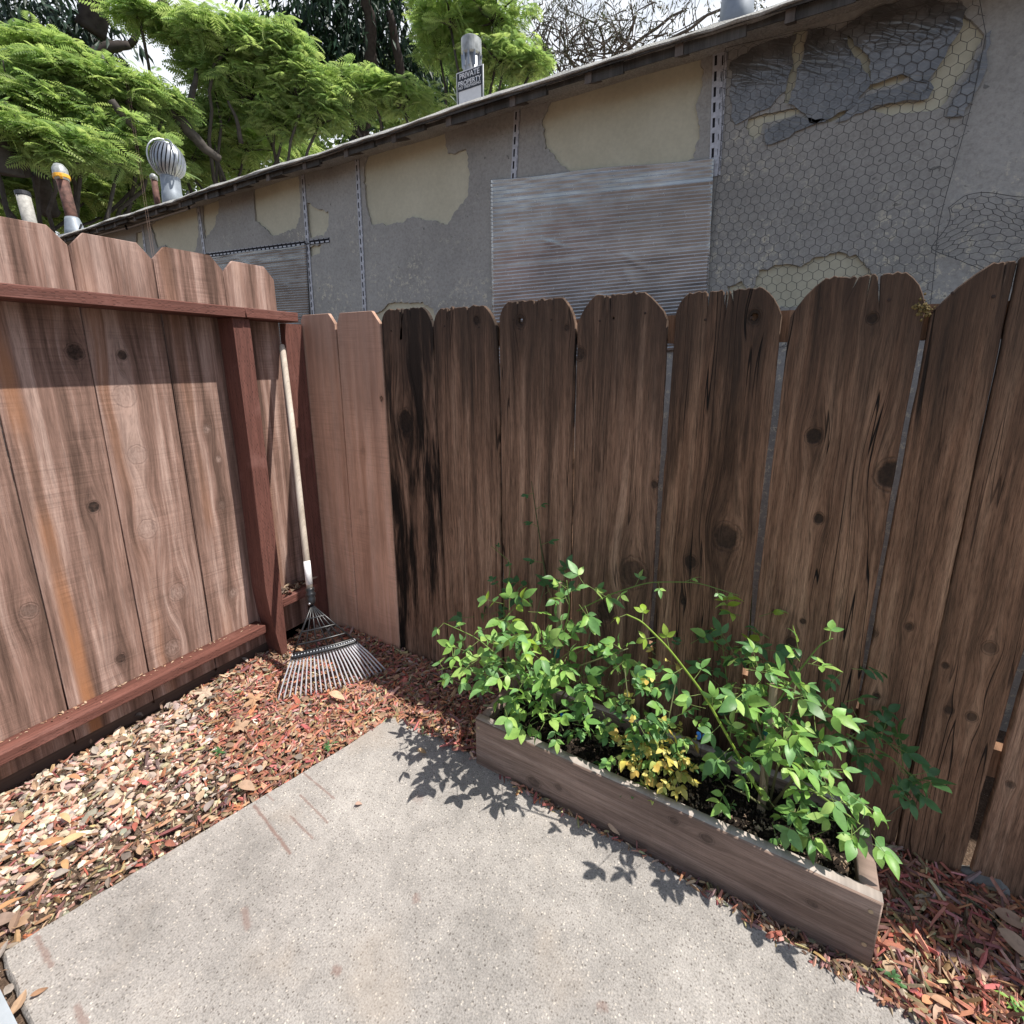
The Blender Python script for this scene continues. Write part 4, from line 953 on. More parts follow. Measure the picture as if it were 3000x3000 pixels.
# fine grit near the slab edge
gr = Geo(); pts = sample_poly(BED_L, 6500); TV, TF = np.array([(1, 0, -.5), (-.6, .9, -.5), (-.6, -.9, -.5), (0, 0, .8)]), [(0, 1, 2), (0, 3, 1), (1, 3, 2), (2, 3, 0)]
for (x, y) in pts:
    if random.random() > 1.15 - redness(np.array(x), np.array(y)): continue
    s_ = random.uniform(.0015, .0042); c = random.choice(BRN + WHT[:5] + [(.10, .08, .07)] * 4)
    gr.add(TV * s_ @ rotm(random.uniform(0, 6), random.uniform(0, 6), 0).T + (x, y, GZ + .002), TF, c)
for (x, y) in sample_poly([(PX0 + PT, PY0 + PT), (PX1 - PT, PY0 + PT), (PX1 - PT, PY1 - PT), (PX0 + PT, PY1 - PT)], 2600):
    s_ = random.uniform(.002, .006); near = (y - PY0) < .12
    c = random.choice(BRN + [(.45, .36, .26)] * 3) if (near and random.random() < .7 and x > -.25) else random.choice([(.02, .016, .013), (.05, .04, .03), (.12, .085, .06)])
    gr.add(TV * np.array([s_ * 1.8, s_, s_ * .7]) @ rotm(random.uniform(0, 6), random.uniform(0, 6), random.uniform(0, 6)).T + (x, y, SZ + .009), TF, c)
tag(gr.build('grit', M_CHIP), kind='stuff')

def leaf_mesh(L, wd, fold=.25, curl=.3, n=6, tip=1.35, twist=0.):
    """along +x from the stalk, normal +z; returns verts, faces"""
    v = []; f = []
    for i in range(n + 1):
        t_ = i / n; w_ = wd / 2 * (math.sin(math.pi * t_ ** .82) ** .85 if 0 < t_ < 1 else .0) * (1 - .25 * t_ ** 3)
        a = curl * t_; x = L * (math.sin(a) / curl if abs(curl) > 1e-3 else t_); z = -L * ((1 - math.cos(a)) / curl if abs(curl) > 1e-3 else 0)
        tw = twist * t_
        for s_ in (-1, 0, 1):
            yy = s_ * w_ * math.cos(fold); zz = abs(s_) * w_ * math.sin(fold)
            v.append((x, yy * math.cos(tw) - zz * math.sin(tw), z + yy * math.sin(tw) + zz * math.cos(tw)))
    for i in range(n):
        for k in range(2):
            a = i * 3 + k; f.append((a, a + 1, a + 4, a + 3))
    return np.array(v), f
# litter of small dry leaf bits
lt = Geo()
def bits(poly, n, gate=None):
    for (x, y) in sample_poly(poly, n):
        if in_poly(np.array([[x, y]]), SLAB)[0]: continue
        if gate and random.random() > gate(x, y): continue
        L = random.uniform(.015, .045); v, f = leaf_mesh(L, L * random.uniform(.4, .7), random.uniform(.1, .7), random.uniform(-1.2, 1.2), 4)
        c = random.choice([(.33, .21, .13), (.42, .28, .18), (.26, .17, .12), (.50, .36, .24), (.22, .18, .15), (.36, .31, .27)])
        lt.add(v @ rotm(random.gauss(0, .5), random.gauss(0, .4), random.uniform(0, 6.28)).T + (x, y, GZ + random.uniform(.012, .03)), f, c)
bits(BED_L, 300); bits(BED_L, 420, lambda x, y: 1.1 - redness(np.array(x), np.array(y))); bits(BED_R, 110); bits(hK([(-1.25, .01), (-.92, .0), (-.92, .07), (-1.05, .076), (-1.1, .09), (-1.25, .09)]), 90); bits(BED_F, 90)
bits(hK([(-1.53, .55), (-1.40, .55), (-1.40, 1.0), (-1.46, 1.02), (-1.53, 1.0)]), 130)
bits(hK([(-1.52, .2), (-1.42, .2), (-1.36, .6), (-1.5, .6)]), 50)
for (x, y) in sample_poly([(XL + .01, .87 * K), (-1.478 * K, .87 * K), (-1.478 * K, .99 * K), (XL + .01, .99 * K)], 40):
    L = random.uniform(.02, .05); v, f = leaf_mesh(L, L * .5, .5, random.uniform(-1, 1), 4)
    lt.add(v @ rotm(random.gauss(0, .4), random.gauss(0, .3), random.uniform(0, 6.28)).T + (x, y, .2 * K + random.uniform(.0, .012)), f, random.choice([(.2, .14, .1), (.3, .22, .15), (.15, .11, .09)]))
for i in range(150):
    y_ = random.uniform(.0, .80) * K; L = random.uniform(.004, .016); v, f = leaf_mesh(L, L * .5, .3, random.uniform(-.8, .8), 3)
    lt.add(v @ rotm(random.gauss(0, .3), random.gauss(0, .2), random.uniform(0, 6.28)).T + (XL + random.uniform(.004, .03) * (1 if random.random() < .75 else 2.), y_, .122 * K + .002), f, random.choice([(.42, .25, .16), (.5, .36, .25), (.3, .19, .13)]))
tag(lt.build('leaf_litter', M_LITTER), kind='stuff')
# individual fallen leaves
LEAVES = [  # px, py, length px, width ratio, heading deg, colour, curl, label
    (222, 2465, 75, .36, 60, (.58, .40, .22), .8, 'pale tan curled dry leaf on gravel, nearest the slab'),
    (160, 2475, 70, .30, 40, (.40, .22, .11), .7, 'brown curled dry leaf beside the pale tan one on gravel'),
    (193, 2538, 50, .38, -35, (.46, .27, .13), .9, 'small orange brown curled leaf below the two long leaves'),
    (36, 2655, 85, .30, 75, (.52, .28, .14), .6, 'orange brown narrow leaf at the far left on the soil'),
    (95, 2590, 55, .30, 70, (.36, .22, .13), .6, 'dull brown narrow leaf between gravel and left corner'),
    (14, 2700, 75, .6, 30, (.27, .19, .15), .4, 'broad grey brown leaf at the left picture edge'),
    (700, 2285, 45, .5, 50, (.50, .33, .20), .7, 'tan oval leaf on the mulch at the slab edge'),
    (725, 2310, 55, .55, -10, (.40, .27, .19), .5, 'greyish tan leaf lying against the slab edge'),
    (614, 2360, 50, .45, 100, (.32, .27, .25), .6, 'grey curled leaf near white stones by the slab'),
    (195, 2400, 55, .35, -15, (.55, .36, .20), .7, 'light brown leaf in the middle of the white gravel'),
    (225, 2285, 45, .5, 20, (.45, .24, .13), 1., 'rust brown curled leaf among white stones near the fence'),
    (395, 2420, 36, .42, -50, (.36, .11, .08), .3, 'dark red bark flake lying on brown grit'),
    (498, 2470, 42, .42, -20, (.33, .13, .09), .3, 'dark red bark flake touching the slab edge'),
    (990, 2048, 50, .45, -10, (.58, .38, .25), .7, 'pale folded leaf in front of the rake tines'),
    (1240, 2210, 34, .5, 30, (.52, .36, .22), .7, 'pale leaf curled against the planter corner'),
    (1800, 2440, 40, .4, -35, (.55, .38, .26), .8, 'pale pinkish curled leaf along the foot of the planter'),
    (2770, 2945, 75, .42, -20, (.46, .27, .17), .7, 'large shiny tan leaf at the bottom of the right mulch'),
    (2745, 2965, 60, .35, -150, (.56, .38, .28), .5, 'pale pink leaf half under the large tan leaf'),
    (2970, 2700, 95, .5, -40, (.36, .24, .17), .4, 'broad tan leaf in shade at the right picture edge'),
    (2985, 2790, 110, .5, -60, (.40, .28, .20), .5, 'wide beige leaf lowest at the right picture edge'),
    (2720, 2930, 45, .5, 10, (.60, .27, .14), .6, 'orange leaf on sunlit mulch near the slab'),
    (1052, 2357, 20, .6, 20, (.45, .30, .24), .8, 'small curled brown leaf alone on the concrete'),
    (118, 2910, 42, .35, 40, (.30, .17, .10), .5, 'thin brown curled leaf alone on the concrete corner'),
]
for (px, py, Lp, wr, hd, c, cu, lb) in LEAVES:
    zz = .004 if ('concrete' in lb) else GZ + .03
    p = onZ((px, py), zz); L = Lp * mpp(p) * 1.15; v, f = leaf_mesh(L, L * wr, .28, cu, 7)
    v = v - np.array([L / 2, 0, 0]); vb = v.copy(); vb[:, 2] -= .0006
    rr = rotm(random.gauss(0, .2), random.gauss(0, .12), math.radians(hd + 30)); v2 = v @ rr.T
    g = Geo(); g.add(v2, f, c); v2z = v2[:, 2].min(); o = g.build('dry_leaf' if 'flake' not in lb else 'bark_flake', M_LITTER, None, True)
    o.location = (p[0], p[1], zz - v2z - .004 if 'concrete' not in lb else .002 - v2z)
    tag(o, lb, 'leaf' if 'flake' not in lb else 'bark flake', 'fallen leaves around the slab')
# lobed maple / plane leaves
for (px, py, Lp, hd, c, lb) in [(745, 2050, 62, 30, (.50, .30, .18), 'star shaped lobed tan leaf on the mulch below the post'), (600, 2030, 60, 80, (.55, .42, .32), 'pale crumpled lobed leaf by the bottom rail'), (510, 2100, 42, -20, (.52, .37, .26), 'beige lobed leaf where gravel meets mulch'), (700, 2130, 60, 160, (.42, .28, .19), 'flat brown lobed leaf in the middle of the mulch')]:
    p = onZ((px, py), GZ + .035); L = Lp * mpp(p); g = Geo(); prof_ = []
    for i in range(40):
        a = i / 40 * 2 * math.pi; lob = .42 + .58 * abs(math.cos(a * 2.5)) ** 1.6; lob *= .8 + .2 * abs(math.cos(a * 10)); prof_.append((math.cos(a) * L * .62 * lob, math.sin(a) * L * .62 * lob, .012 * math.cos(2 * a + 1) * lob + random.gauss(0, .0012)))
    v = np.array([(0, 0, .006)] + prof_); g.add(v @ rotm(.15, -.1, math.radians(hd)).T, [(0, 1 + i, 1 + (i + 1) % 40) for i in range(40)], c)
    g.tube(np.array([(0, 0, .005), (-L * .3, L * .5, .004), (-L * .35, L * .8, 0)]), .0012, 5, c)
    o = g.build('lobed_leaf', M_LITTER, None, False); o.location = tuple(p); tag(o, lb, 'leaf', 'fallen leaves around the slab')
# grey rock at the foot of the right fence
v, f = ico(3); n_ = np.array([1 + .12 * math.sin(a[0] * 5 + a[1] * 3) + random.gauss(0, .03) for a in v]); pr = onZ((2880, 2590), GZ)
g = Geo(); g.add(v * n_[:, None] * np.array([.06, .028, .035]), f, (.17, .165, .155)); o = g.build('rock', M_STONE); o.location = (pr[0], pr[1], GZ + .008); tag(o, 'grey rock half buried at the foot of the dark fence', 'rock')
# door track at the bottom left corner
g = Geo(); p0 = onZ((0, 2925), 0.0); g.box(-1.2 * K, .15 * K, p0[1] - .060, p0[1] + .004, -.03, .018); g.box(-1.2 * K, .15 * K, p0[1] - .040, p0[1] - .022, .018, .034)
tag(g.build('door_track', plain('pale_aluminium', (.55, .62, .68), .35, .4, .06)), 'pale blue grey metal door track at the near corner of the slab', 'door track')

# ------------------------------------------------------------------ rake
T_ = onX((826, 1010), -1.515 * K)
tipsL = onZ((815, 2052), .0); tipsR = onZ((1128, 1962), .0)
Cm = (tipsL + tipsR) / 2
d_ = ray((910, 1742)); best = None
# collar: point of the ray nearest to the plane line top -> tip centre
for s_ in np.linspace(.5, 4, 2000):
    p = CAM + d_ * s_; u = Cm - T_; k = np.clip((p - T_) @ u / (u @ u), 0, 1); e_ = np.linalg.norm(p - (T_ + u * k))
    if best is None or e_ < best[0]: best = (e_, p)
Q = best[1]; print('rake', T_, Q, Cm, best[0])
rk = empty('leaf_rake', Cm, 'leaf rake with pale wooden handle and black fan head, leaning in the fence corner', 'rake')
M_HAND = wood('handle_wood', ((.42, .35, .28), (.55, .47, .39), (.66, .58, .50)), 31, (), fine=.2, bump=.2)
M_LABEL = plain('white_sticker', (.78, .76, .76), .5)
M_PLAS = plain('black_plastic', (.016, .016, .018), .35, 0, .15)
ax = T_ - Q; LH = np.linalg.norm(ax); ax /= LH
RH = .0135
g = Geo(); g.tube([Q - ax * .02, Q + ax * .3, Q + ax * LH * .7 + np.array([.006, 0, 0]), Q + ax * (LH - .02), Q + ax * LH], [RH, RH, RH, RH, RH * .7], 14); g.build('handle', M_HAND, rk, True)
g = Geo(); g.tube([Q + ax * .045, Q + ax * .15], RH + .0008, 14); g.build('sticker', M_LABEL, rk, True)
g = Geo(); g.lathe(Q - ax * .045, [(.012, 0), (.017, .012), (.019, .028), (.016, .034), (.0205, .042), (.0205, .05), (.016, .056), (.0185, .066), (.0185, .074)], 18, ax); g.build('collar', M_PLAS, rk, True)
g = Geo(); sd = np.array([.35, -.9, .1]); sd /= np.linalg.norm(sd); g.lathe(Q - ax * .035 + sd * .012, [(.006, 0), (.006, .006), (.003, .008)], 10, sd); g.build('bolt', M_GALV, rk, True)
M_TINE = plain('bright_steel', (.72, .72, .76), .3, .35, .05)
N_ = 24; apex = Q - ax * .045
up_ = np.array([.5, -.4, .75])
def tine_pts(i):
    f = i / (N_ - 1); tip = tipsL * (1 - f) + tipsR * f; bulge = math.sin(f * math.pi)
    # fan: tips lie on an arc bowed away from the apex
    out = (Cm - apex) * np.array([1, 1, 0]); out /= np.linalg.norm(out)
    tip = tip + out * .035 * bulge + np.array([0, 0, .003])
    mid = apex + (tip - apex) * (.60 + .02 * bulge)
    mid = mid + np.array([0, 0, .016 * bulge + .012]) 
    return mid, tip
mids = [tine_pts(i) for i in range(N_)]
for i, (mid, tip) in enumerate(mids):
    dirv = tip - mid; Ln = np.linalg.norm(dirv)
    inward = (T_ - tip) * np.array([1, 1, 0]); inward /= np.linalg.norm(inward)
    pts = [mid - dirv * .10, mid, mid + dirv * .5 + np.array([0, 0, .006]), mid + dirv * .93, tip, tip + inward * .012 - np.array([0, 0, .02])]
    g = Geo(); g.tube(pts, [.0034] * 5 + [.0025], 6); g.build('tine', M_TINE, rk, True)
def arc(fr, z=0.):
    return [apex + (m_ - apex) * fr for m_, _ in mids]
g = Geo(); g.tube(arc(1.0), .0085, 8); g.tube(arc(.93), .006, 6); g.build('tine_holder', M_PLAS, rk, True)
g = Geo()
for fr, rr in ((.28, .004), (.52, .0045), (.76, .0045)): g.tube(arc(fr), rr, 6)
for i in (0, 4, 8, 12, 15, 19, 23): g.tube([apex, apex + (mids[i][0] - apex) * 1.0], .0042 if i in (0, 23) else .0032, 6)
g.build('head_frame', M_PLAS, rk, True)
g = Geo()
for m_, t__ in mids:
    dv = (t__ - m_); dv /= np.linalg.norm(dv); g.lathe(m_ - dv * .012, [(.0045, 0), (.0052, .003), (.0052, .022), (.004, .026)], 8, dv)
g.build('tine_socket', M_GALV, rk, True)

# ------------------------------------------------------------------ plants
def mat_leaf(name, rough=.42, trans=.32, spec=.35):
    m, t, b = new_mat(name); v = t.obj(); c = t.attr('Col'); n = t.noise(v, 55, 3)
    c = t.mix(1., c, t.ramp(n, [(.3, .82), (.7, 1.14)]), 'MULTIPLY')
    P(t, b, color=c, rough=rough, spec=spec, normal=t.bump(n, .12, .004))
    tr = t.add('ShaderNodeBsdfTranslucent'); t.put(tr.inputs[0], t.mix(1., c, (1.1, 1.14, .78), 'MULTIPLY'))
    mx = t.add('ShaderNodeMixShader'); mx.inputs[0].default_value = trans
    t.l.new(b.outputs[0], mx.inputs[1]); t.l.new(tr.outputs[0], mx.inputs[2]); t.l.new(mx.outputs[0], t.n['Material Output'].inputs[0]); return m
M_ROSE = mat_leaf('rose_leaf'); M_STEM = mat_col('green_stem', .6, .3, 40, .2)
G1 = [(.22, .41, .10), (.28, .48, .11), (.15, .31, .085), (.35, .52, .14), (.20, .38, .14), (.12, .26, .08)]
G2 = [(.08, .19, .07), (.10, .22, .08), (.07, .16, .06)]
GY = [(.27, .40, .05), (.32, .44, .07)]
YE_ = [(.64, .54, .13), (.66, .58, .18), (.60, .42, .11), (.45, .50, .14)]
def sprig(g, p, d, up, L, k, cols, ratio=.52, fold=.22):
    """compound leaf: k leaflets (odd) along a short rachis"""
    B = frame(d, up); pairs = (k - 1) // 2; RL = L * (.55 + .45 * pairs)
    stem_v = [p, p + B[:, 0] * RL * .55 - np.array([0, 0, L * .02]), p + B[:, 0] * RL]
    sg_.tube(np.array(stem_v), [.0012, .001, .0007], 4, (.16, .22, .06), cap=False)
    def put(pos, dirv, ln):
        Bq = frame(dirv, B[:, 2] + rng.normal(0, .25, 3)); v, f = leaf_mesh(ln, ln * ratio * random.uniform(.85, 1.12), fold * random.uniform(-.2, 2.2), random.uniform(-.3, 1.1), 5, twist=random.gauss(0, .35))
        c = random.choice(cols); j = random.uniform(.85, 1.18); g.add(v @ Bq.T + pos, f, tuple(v_ * j for v_ in c))
    put(stem_v[2], B[:, 0] + np.array([0, 0, -.1]), L * random.uniform(.9, 1.15))
    for i in range(pairs):
        pos = p + B[:, 0] * RL * (.92 - .42 * i)
        for s_ in (-1, 1): put(pos, B[:, 0] * .55 + B[:, 1] * s_ + np.array([0, 0, -.08]), L * random.uniform(.7, .95) * (1 - .12 * i))
def cluster(g, px, py, Yh, rad, n, L, cols, k=(3, 5), ratio=.52, upb=1.0):
    c = onY((px, py), Yh * K); r_ = rad * K * .9
    for i in range(n):
        o = rng.normal(0, 1, 3); o /= np.linalg.norm(o); o *= r_ * rng.uniform(.25, 1) ** .6; o[2] *= .85; o[1] *= .8
        p = c + o
        if p[2] < SZ + .015 and PX0 < p[0] < PX1 and p[1] > PY0 - .01: p[2] = SZ + .015 + rng.uniform(0, .03)
        p[1] = min(p[1], YF - .03)
        d = o / (r_ + 1e-9) + rng.normal(0, .45, 3) + np.array([0, -.15, .05]); d[2] *= .6
        up = np.array([.15, -.12, upb]) + rng.normal(0, .33, 3)
        sprig(g, p, d, up, L * .76 * K * random.uniform(.55, 1.25), random.choice(k), cols, ratio)
def shoot(g, pts, rad, cols, L, every=.05, k=(3,), tipc=None, stemc=(.14, .22, .05)):
    P3 = [onY((a, b), y * K) for a, b, y in pts]; P3 = np.array(P3)
    # smooth
    tt = np.linspace(0, len(P3) - 1, len(P3) * 6); S = np.array([[np.interp(u, range(len(P3)), P3[:, j]) for j in range(3)] for u in tt])
    for _ in range(3): S[1:-1] = (S[:-2] + S[1:-1] * 2 + S[2:]) / 4
    sg_.tube(S, np.linspace(rad, rad * .45, len(S)), 6, stemc)
    acc = 0; sgn = 1
    for i in range(1, len(S)):
        acc += np.linalg.norm(S[i] - S[i - 1])
        if acc > every:
            acc = 0; sgn *= -1; dr = S[i] - S[i - 1]; dr /= np.linalg.norm(dr) + 1e-9; sd = np.cross(dr, [0, -.6, 1]); sd /= np.linalg.norm(sd)
            f = i / len(S); cc = cols if (tipc is None or f < .55) else tipc
            sprig(g, S[i], dr * .5 + sd * sgn * .8 + rng.normal(0, .25, 3), np.array([.1, -.3, 1]) + rng.normal(0, .25, 3), L * .8 * K * (1.1 - .5 * f), random.choice(k), cc)
    return S
def bush(name, label, cat, group=None):
    global lg_, sg_
    lg_ = Geo(); sg_ = Geo(); return name
def finish(base, name, label, cat, group):
    e = empty(name, base, label, cat, group)
    if name == 'alley_weed':
        lg_.f += [tuple(i + lg_.n for i in f) for f in sg_.f]; lg_.v += sg_.v; lg_.c += sg_.c; lg_.n += sg_.n
        lg_.build('foliage', M_ROSE, e, True); return e
    lg_.build('foliage', M_ROSE, e, True); sg_.build('stems', M_STEM, e, True); return e
def cane(pts, r0, r1, c=(.13, .14, .06)):
    P3 = np.array([onY((a, b), y * K) for a, b, y in pts]); sg_.tube(P3, np.linspace(r0, r1, len(P3)), 6, c)
GRP = 'rose bushes in the planter box'
random.seed(5); rng = np.random.default_rng(23)
# left bush
bush(0, 0, 0); g = lg_
bL = onY((1570, 2130), .93 * K); bL[2] = SZ
for (px, py, y, r, n) in [(1490, 1840, .86, .085, 24), (1400, 1935, .82, .08, 18), (1330, 1960, .79, .05, 9), (1550, 1930, .85, .085, 24), (1640, 1950, .90, .07, 14), (1480, 2010, .82, .075, 16), (1570, 2050, .83, .06, 11), (1520, 2095, .82, .04, 4),
                          (1590, 2095, .82, .045, 10), (1640, 2110, .81, .035, 6), (1720, 1890, .94, .05, 6), (1680, 2030, .90, .04, 4)]:
    cluster(g, px, py, y, r, max(2, int(n * .75)), .05, G1 + (GY[:1] if py < 1900 else []))
for (px, py, y, r, n) in [(1560, 1770, 1.01, .07, 6), (1480, 1720, 1.03, .04, 3), (1660, 1760, 1.0, .06, 4), (1640, 1690, 1.03, .04, 3), (1420, 1800, 1.0, .05, 3)]:
    cluster(g, px, py, y, r, n, .045, G2)
cluster(g, 1690, 1730, .93, .05, 7, .05, G1)
shoot(g, [(1570, 2100, .93), (1500, 1960, .9), (1400, 1870, .88), (1300, 1825, .87)], .0035, G1, .045, .06)
shoot(g, [(1600, 1700, 1.02), (1585, 1600, 1.03), (1570, 1500, 1.04), (1557, 1410, 1.045)], .003, G2, .034, .055, tipc=G2, stemc=(.07, .08, .03))
shoot(g, [(1480, 1900, 1.0), (1475, 1760, 1.02), (1500, 1650, 1.03), (1440, 1600, 1.035)], .002, G2, .025, .10)
shoot(g, [(1690, 1790, .97), (1790, 1740, .97), (1900, 1705, .98), (2040, 1705, .985), (2165, 1745, .99)], .0024, G1, .032, .075)
shoot(g, [(1640, 1900, .92), (1670, 1780, .91), (1660, 1700, .9)], .003, G1, .045, .05)
shoot(g, [(1600, 2100, .9), (1480, 2000, .86), (1330, 1950, .84), (1280, 1965, .83)], .003, G1, .05, .055)
for pts in [[(1570, 2150, .93), (1540, 2000, .91), (1490, 1850, .9)], [(1580, 2150, .93), (1610, 2000, .92), (1650, 1800, .93)], [(1570, 2150, .92), (1620, 2080, .87), (1650, 2140, .80)], [(1590, 2150, .94), (1700, 1990, .95), (1730, 1850, .96)], [(1560, 2150, .94), (1530, 1950, 1.0), (1600, 1700, 1.02)], [(1600, 2120, .93), (1700, 1950, .93), (1840, 1900, .94)]]:
    cane(pts, .004, .002)
finish(bL, 'rose_bush', 'bushy green rose at the left end of the planter, leaves hanging over its front', 'rose bush', GRP)
# middle bush
bush(0, 0, 0); g = lg_
bM = onY((1890, 2290), .93 * K); bM[2] = SZ
for (px, py, y, r, n) in [(1830, 1930, .92, .05, 8), (1800, 2020, .90, .06, 14), (1760, 2060, .89, .05, 8), (1850, 2080, .90, .06, 12), (1740, 2150, .88, .035, 4), (1830, 2190, .87, .055, 10), (1820, 2290, .85, .045, 8), (1900, 2180, .87, .06, 9), (1960, 2030, .93, .05, 8), (1960, 2100, .90, .05, 7)]:
    cluster(g, px, py, y, r, n, .034, G1 + G2, (3, 5), .68)
for (px, py, y, r, n) in [(1910, 2190, .87, .07, 26), (1960, 2230, .87, .06, 18), (1860, 2220, .85, .05, 13), (1990, 2180, .90, .05, 10), (1910, 2330, .84, .035, 8), (1935, 1960, .95, .05, 5), (1890, 2130, .90, .05, 6)]:
    cluster(g, px, py, y, r, n, .026, YE_, (3, 5), .66)
cluster(g, 1980, 1930, 1.0, .07, 8, .036, G2, (3, 5), .65); cluster(g, 1720, 1920, 1.0, .05, 6, .036, G2, (3,), .65)
for pts in [[(1890, 2290, .93), (1850, 2150, .91), (1830, 1960, .92)], [(1890, 2290, .93), (1950, 2150, .9), (1980, 2000, .94)], [(1890, 2290, .93), (1830, 2250, .88), (1800, 2300, .85)], [(1895, 2290, .93), (1960, 2240, .9), (2010, 2160, .91)], [(1740, 2000, .98), (1690, 1965, 1.0), (1600, 1990, .98)]]:
    cane(pts, .0036, .0018)
finish(bM, 'rose_bush', 'thinner rose with many yellow leaves in the middle of the planter', 'rose bush', GRP)
# right bush
bush(0, 0, 0); g = lg_
bR = onY((2250, 2360), .93 * K); bR[2] = SZ
for (px, py, y, r, n) in [(2150, 1960, .90, .05, 8), (2250, 1960, .92, .05, 8), (2340, 1950, .92, .045, 7), (2180, 2080, .90, .06, 12), (2280, 2080, .89, .07, 16), (2370, 2110, .90, .06, 13), (2260, 2170, .88, .07, 14), (2350, 2200, .88, .07, 15), (2420, 2170, .90, .05, 8),
                          (2180, 2200, .90, .05, 7), (2150, 2310, .88, .05, 8), (2230, 2340, .87, .05, 9), (2120, 2250, .91, .04, 4), (2440, 2280, .87, .055, 11), (2370, 2280, .87, .05, 8), (2120, 2080, .86, .05, 7), (2200, 2010, .86, .05, 8), (2310, 2030, .86, .05, 8)]:
    cluster(g, px, py, y, r, max(2, int(n * .55)), .045, G1)
for (px, py, y, r, n, L) in [(2310, 2400, .845, .035, 5, .05), (2440, 2400, .845, .026, 3, .052), (2500, 2405, .84, .018, 2, .045), (2545, 2430, .83, .018, 3, .05), (2360, 2330, .86, .04, 5, .045)]:
    cluster(g, px, py, y, r, n, L, G1, (3, 5), .56)
for (px, py, y, r, n) in [(2170, 1900, 1.01, .05, 5), (2270, 1880, 1.01, .05, 4), (2420, 2050, 1.0, .06, 7), (2480, 1960, 1.0, .03, 2), (2520, 2140, 1.0, .055, 8), (2600, 2220, .99, .05, 7), (2440, 2200, 1.0, .06, 7), (2150, 2150, .99, .06, 6), (2650, 2250, .99, .03, 3)]:
    cluster(g, px, py, y, r, n, .046, G2)
shoot(g, [(2230, 2330, .90), (2150, 2190, .87), (2060, 2030, .85), (1960, 1900, .84), (1880, 1820, .835), (1835, 1800, .83)], .0045, G1, .04, .042, tipc=GY, stemc=(.20, .30, .04))
shoot(g, [(2250, 2100, .92), (2330, 1980, .92), (2400, 1890, .92), (2440, 1870, .92)], .0028, G1, .045, .09)
shoot(g, [(2330, 2280, .88), (2430, 2350, .855), (2480, 2385, .845), (2520, 2415, .838)], .0035, G1, .03, .09, k=(3,), stemc=(.18, .26, .06))
shoot(g, [(2480, 2150, .98), (2600, 2210, .99), (2690, 2290, .995)], .0026, G2, .055, .05, k=(3,))
shoot(g, [(2600, 2390, 1.02), (2640, 2360, 1.03), (2670, 2350, 1.035)], .002, G2, .04, .05, k=(3,), stemc=(.12, .10, .06))
shoot(g, [(2140, 2100, 1.0), (2125, 1960, 1.03), (2110, 1830, 1.04)], .002, G2, .018, .04)
for pts in [[(2250, 2370, .93), (2240, 2200, .9), (2180, 1990, .9)], [(2250, 2370, .93), (2300, 2150, .9), (2340, 1960, .92)], [(2255, 2370, .92), (2350, 2250, .88), (2440, 2290, .87)], [(2250, 2370, .92), (2190, 2330, .88), (2130, 2300, .88)], [(2260, 2360, .94), (2400, 2200, .98), (2560, 2190, 1.0)], [(2260, 2360, .91), (2330, 2370, .87), (2320, 2410, .85)]]:
    cane(pts, .0042, .002, (.15, .15, .07))
finish(bR, 'rose_bush', 'wide spreading rose at the right end of the planter, stem over the end board', 'rose bush', GRP)
# stakes
M_BAMB = wood('stake_wood', ((.22, .16, .10), (.34, .26, .17), (.44, .35, .25)), 51, (), fine=.3, bump=.3)
M_TEAL = plain('teal_tie', (.012, .17, .15), .5)
for (a, b_, y, rd, lb) in [((1642, 1708), (1622, 2080), .935, .0075, 'thin bamboo stake in the left rose, pale top above the leaves'), ((2267, 2008), (2232, 2350), .92, .0115, 'thicker brown stake with teal tie in the right rose')]:
    A_ = onY(a, y * K); B_ = onY(b_, y * K); dv = (A_ - B_) / np.linalg.norm(A_ - B_); B_ = B_ - dv * max(0, (B_[2] - SZ + .03) / dv[2])
    e = empty('garden_stake', B_, lb, 'stake'); g = Geo(); g.tube([B_, A_], [rd, rd * .95], 9); g.build('pole', M_BAMB, e, False)
    for f in ((.55, .52) if rd < .01 else (.66, .52)):
        c_ = B_ + (A_ - B_) * f; g = Geo()
        for s_ in (-.006, 0., .006): g.tube([c_ + dv * s_ + np.array([math.cos(u), math.sin(u), .25 * math.sin(u * 2)]) * rd * 1.15 for u in np.linspace(0, 6.28, 14)], .0022, 5)
        g.build('tie', M_TEAL, e, True)
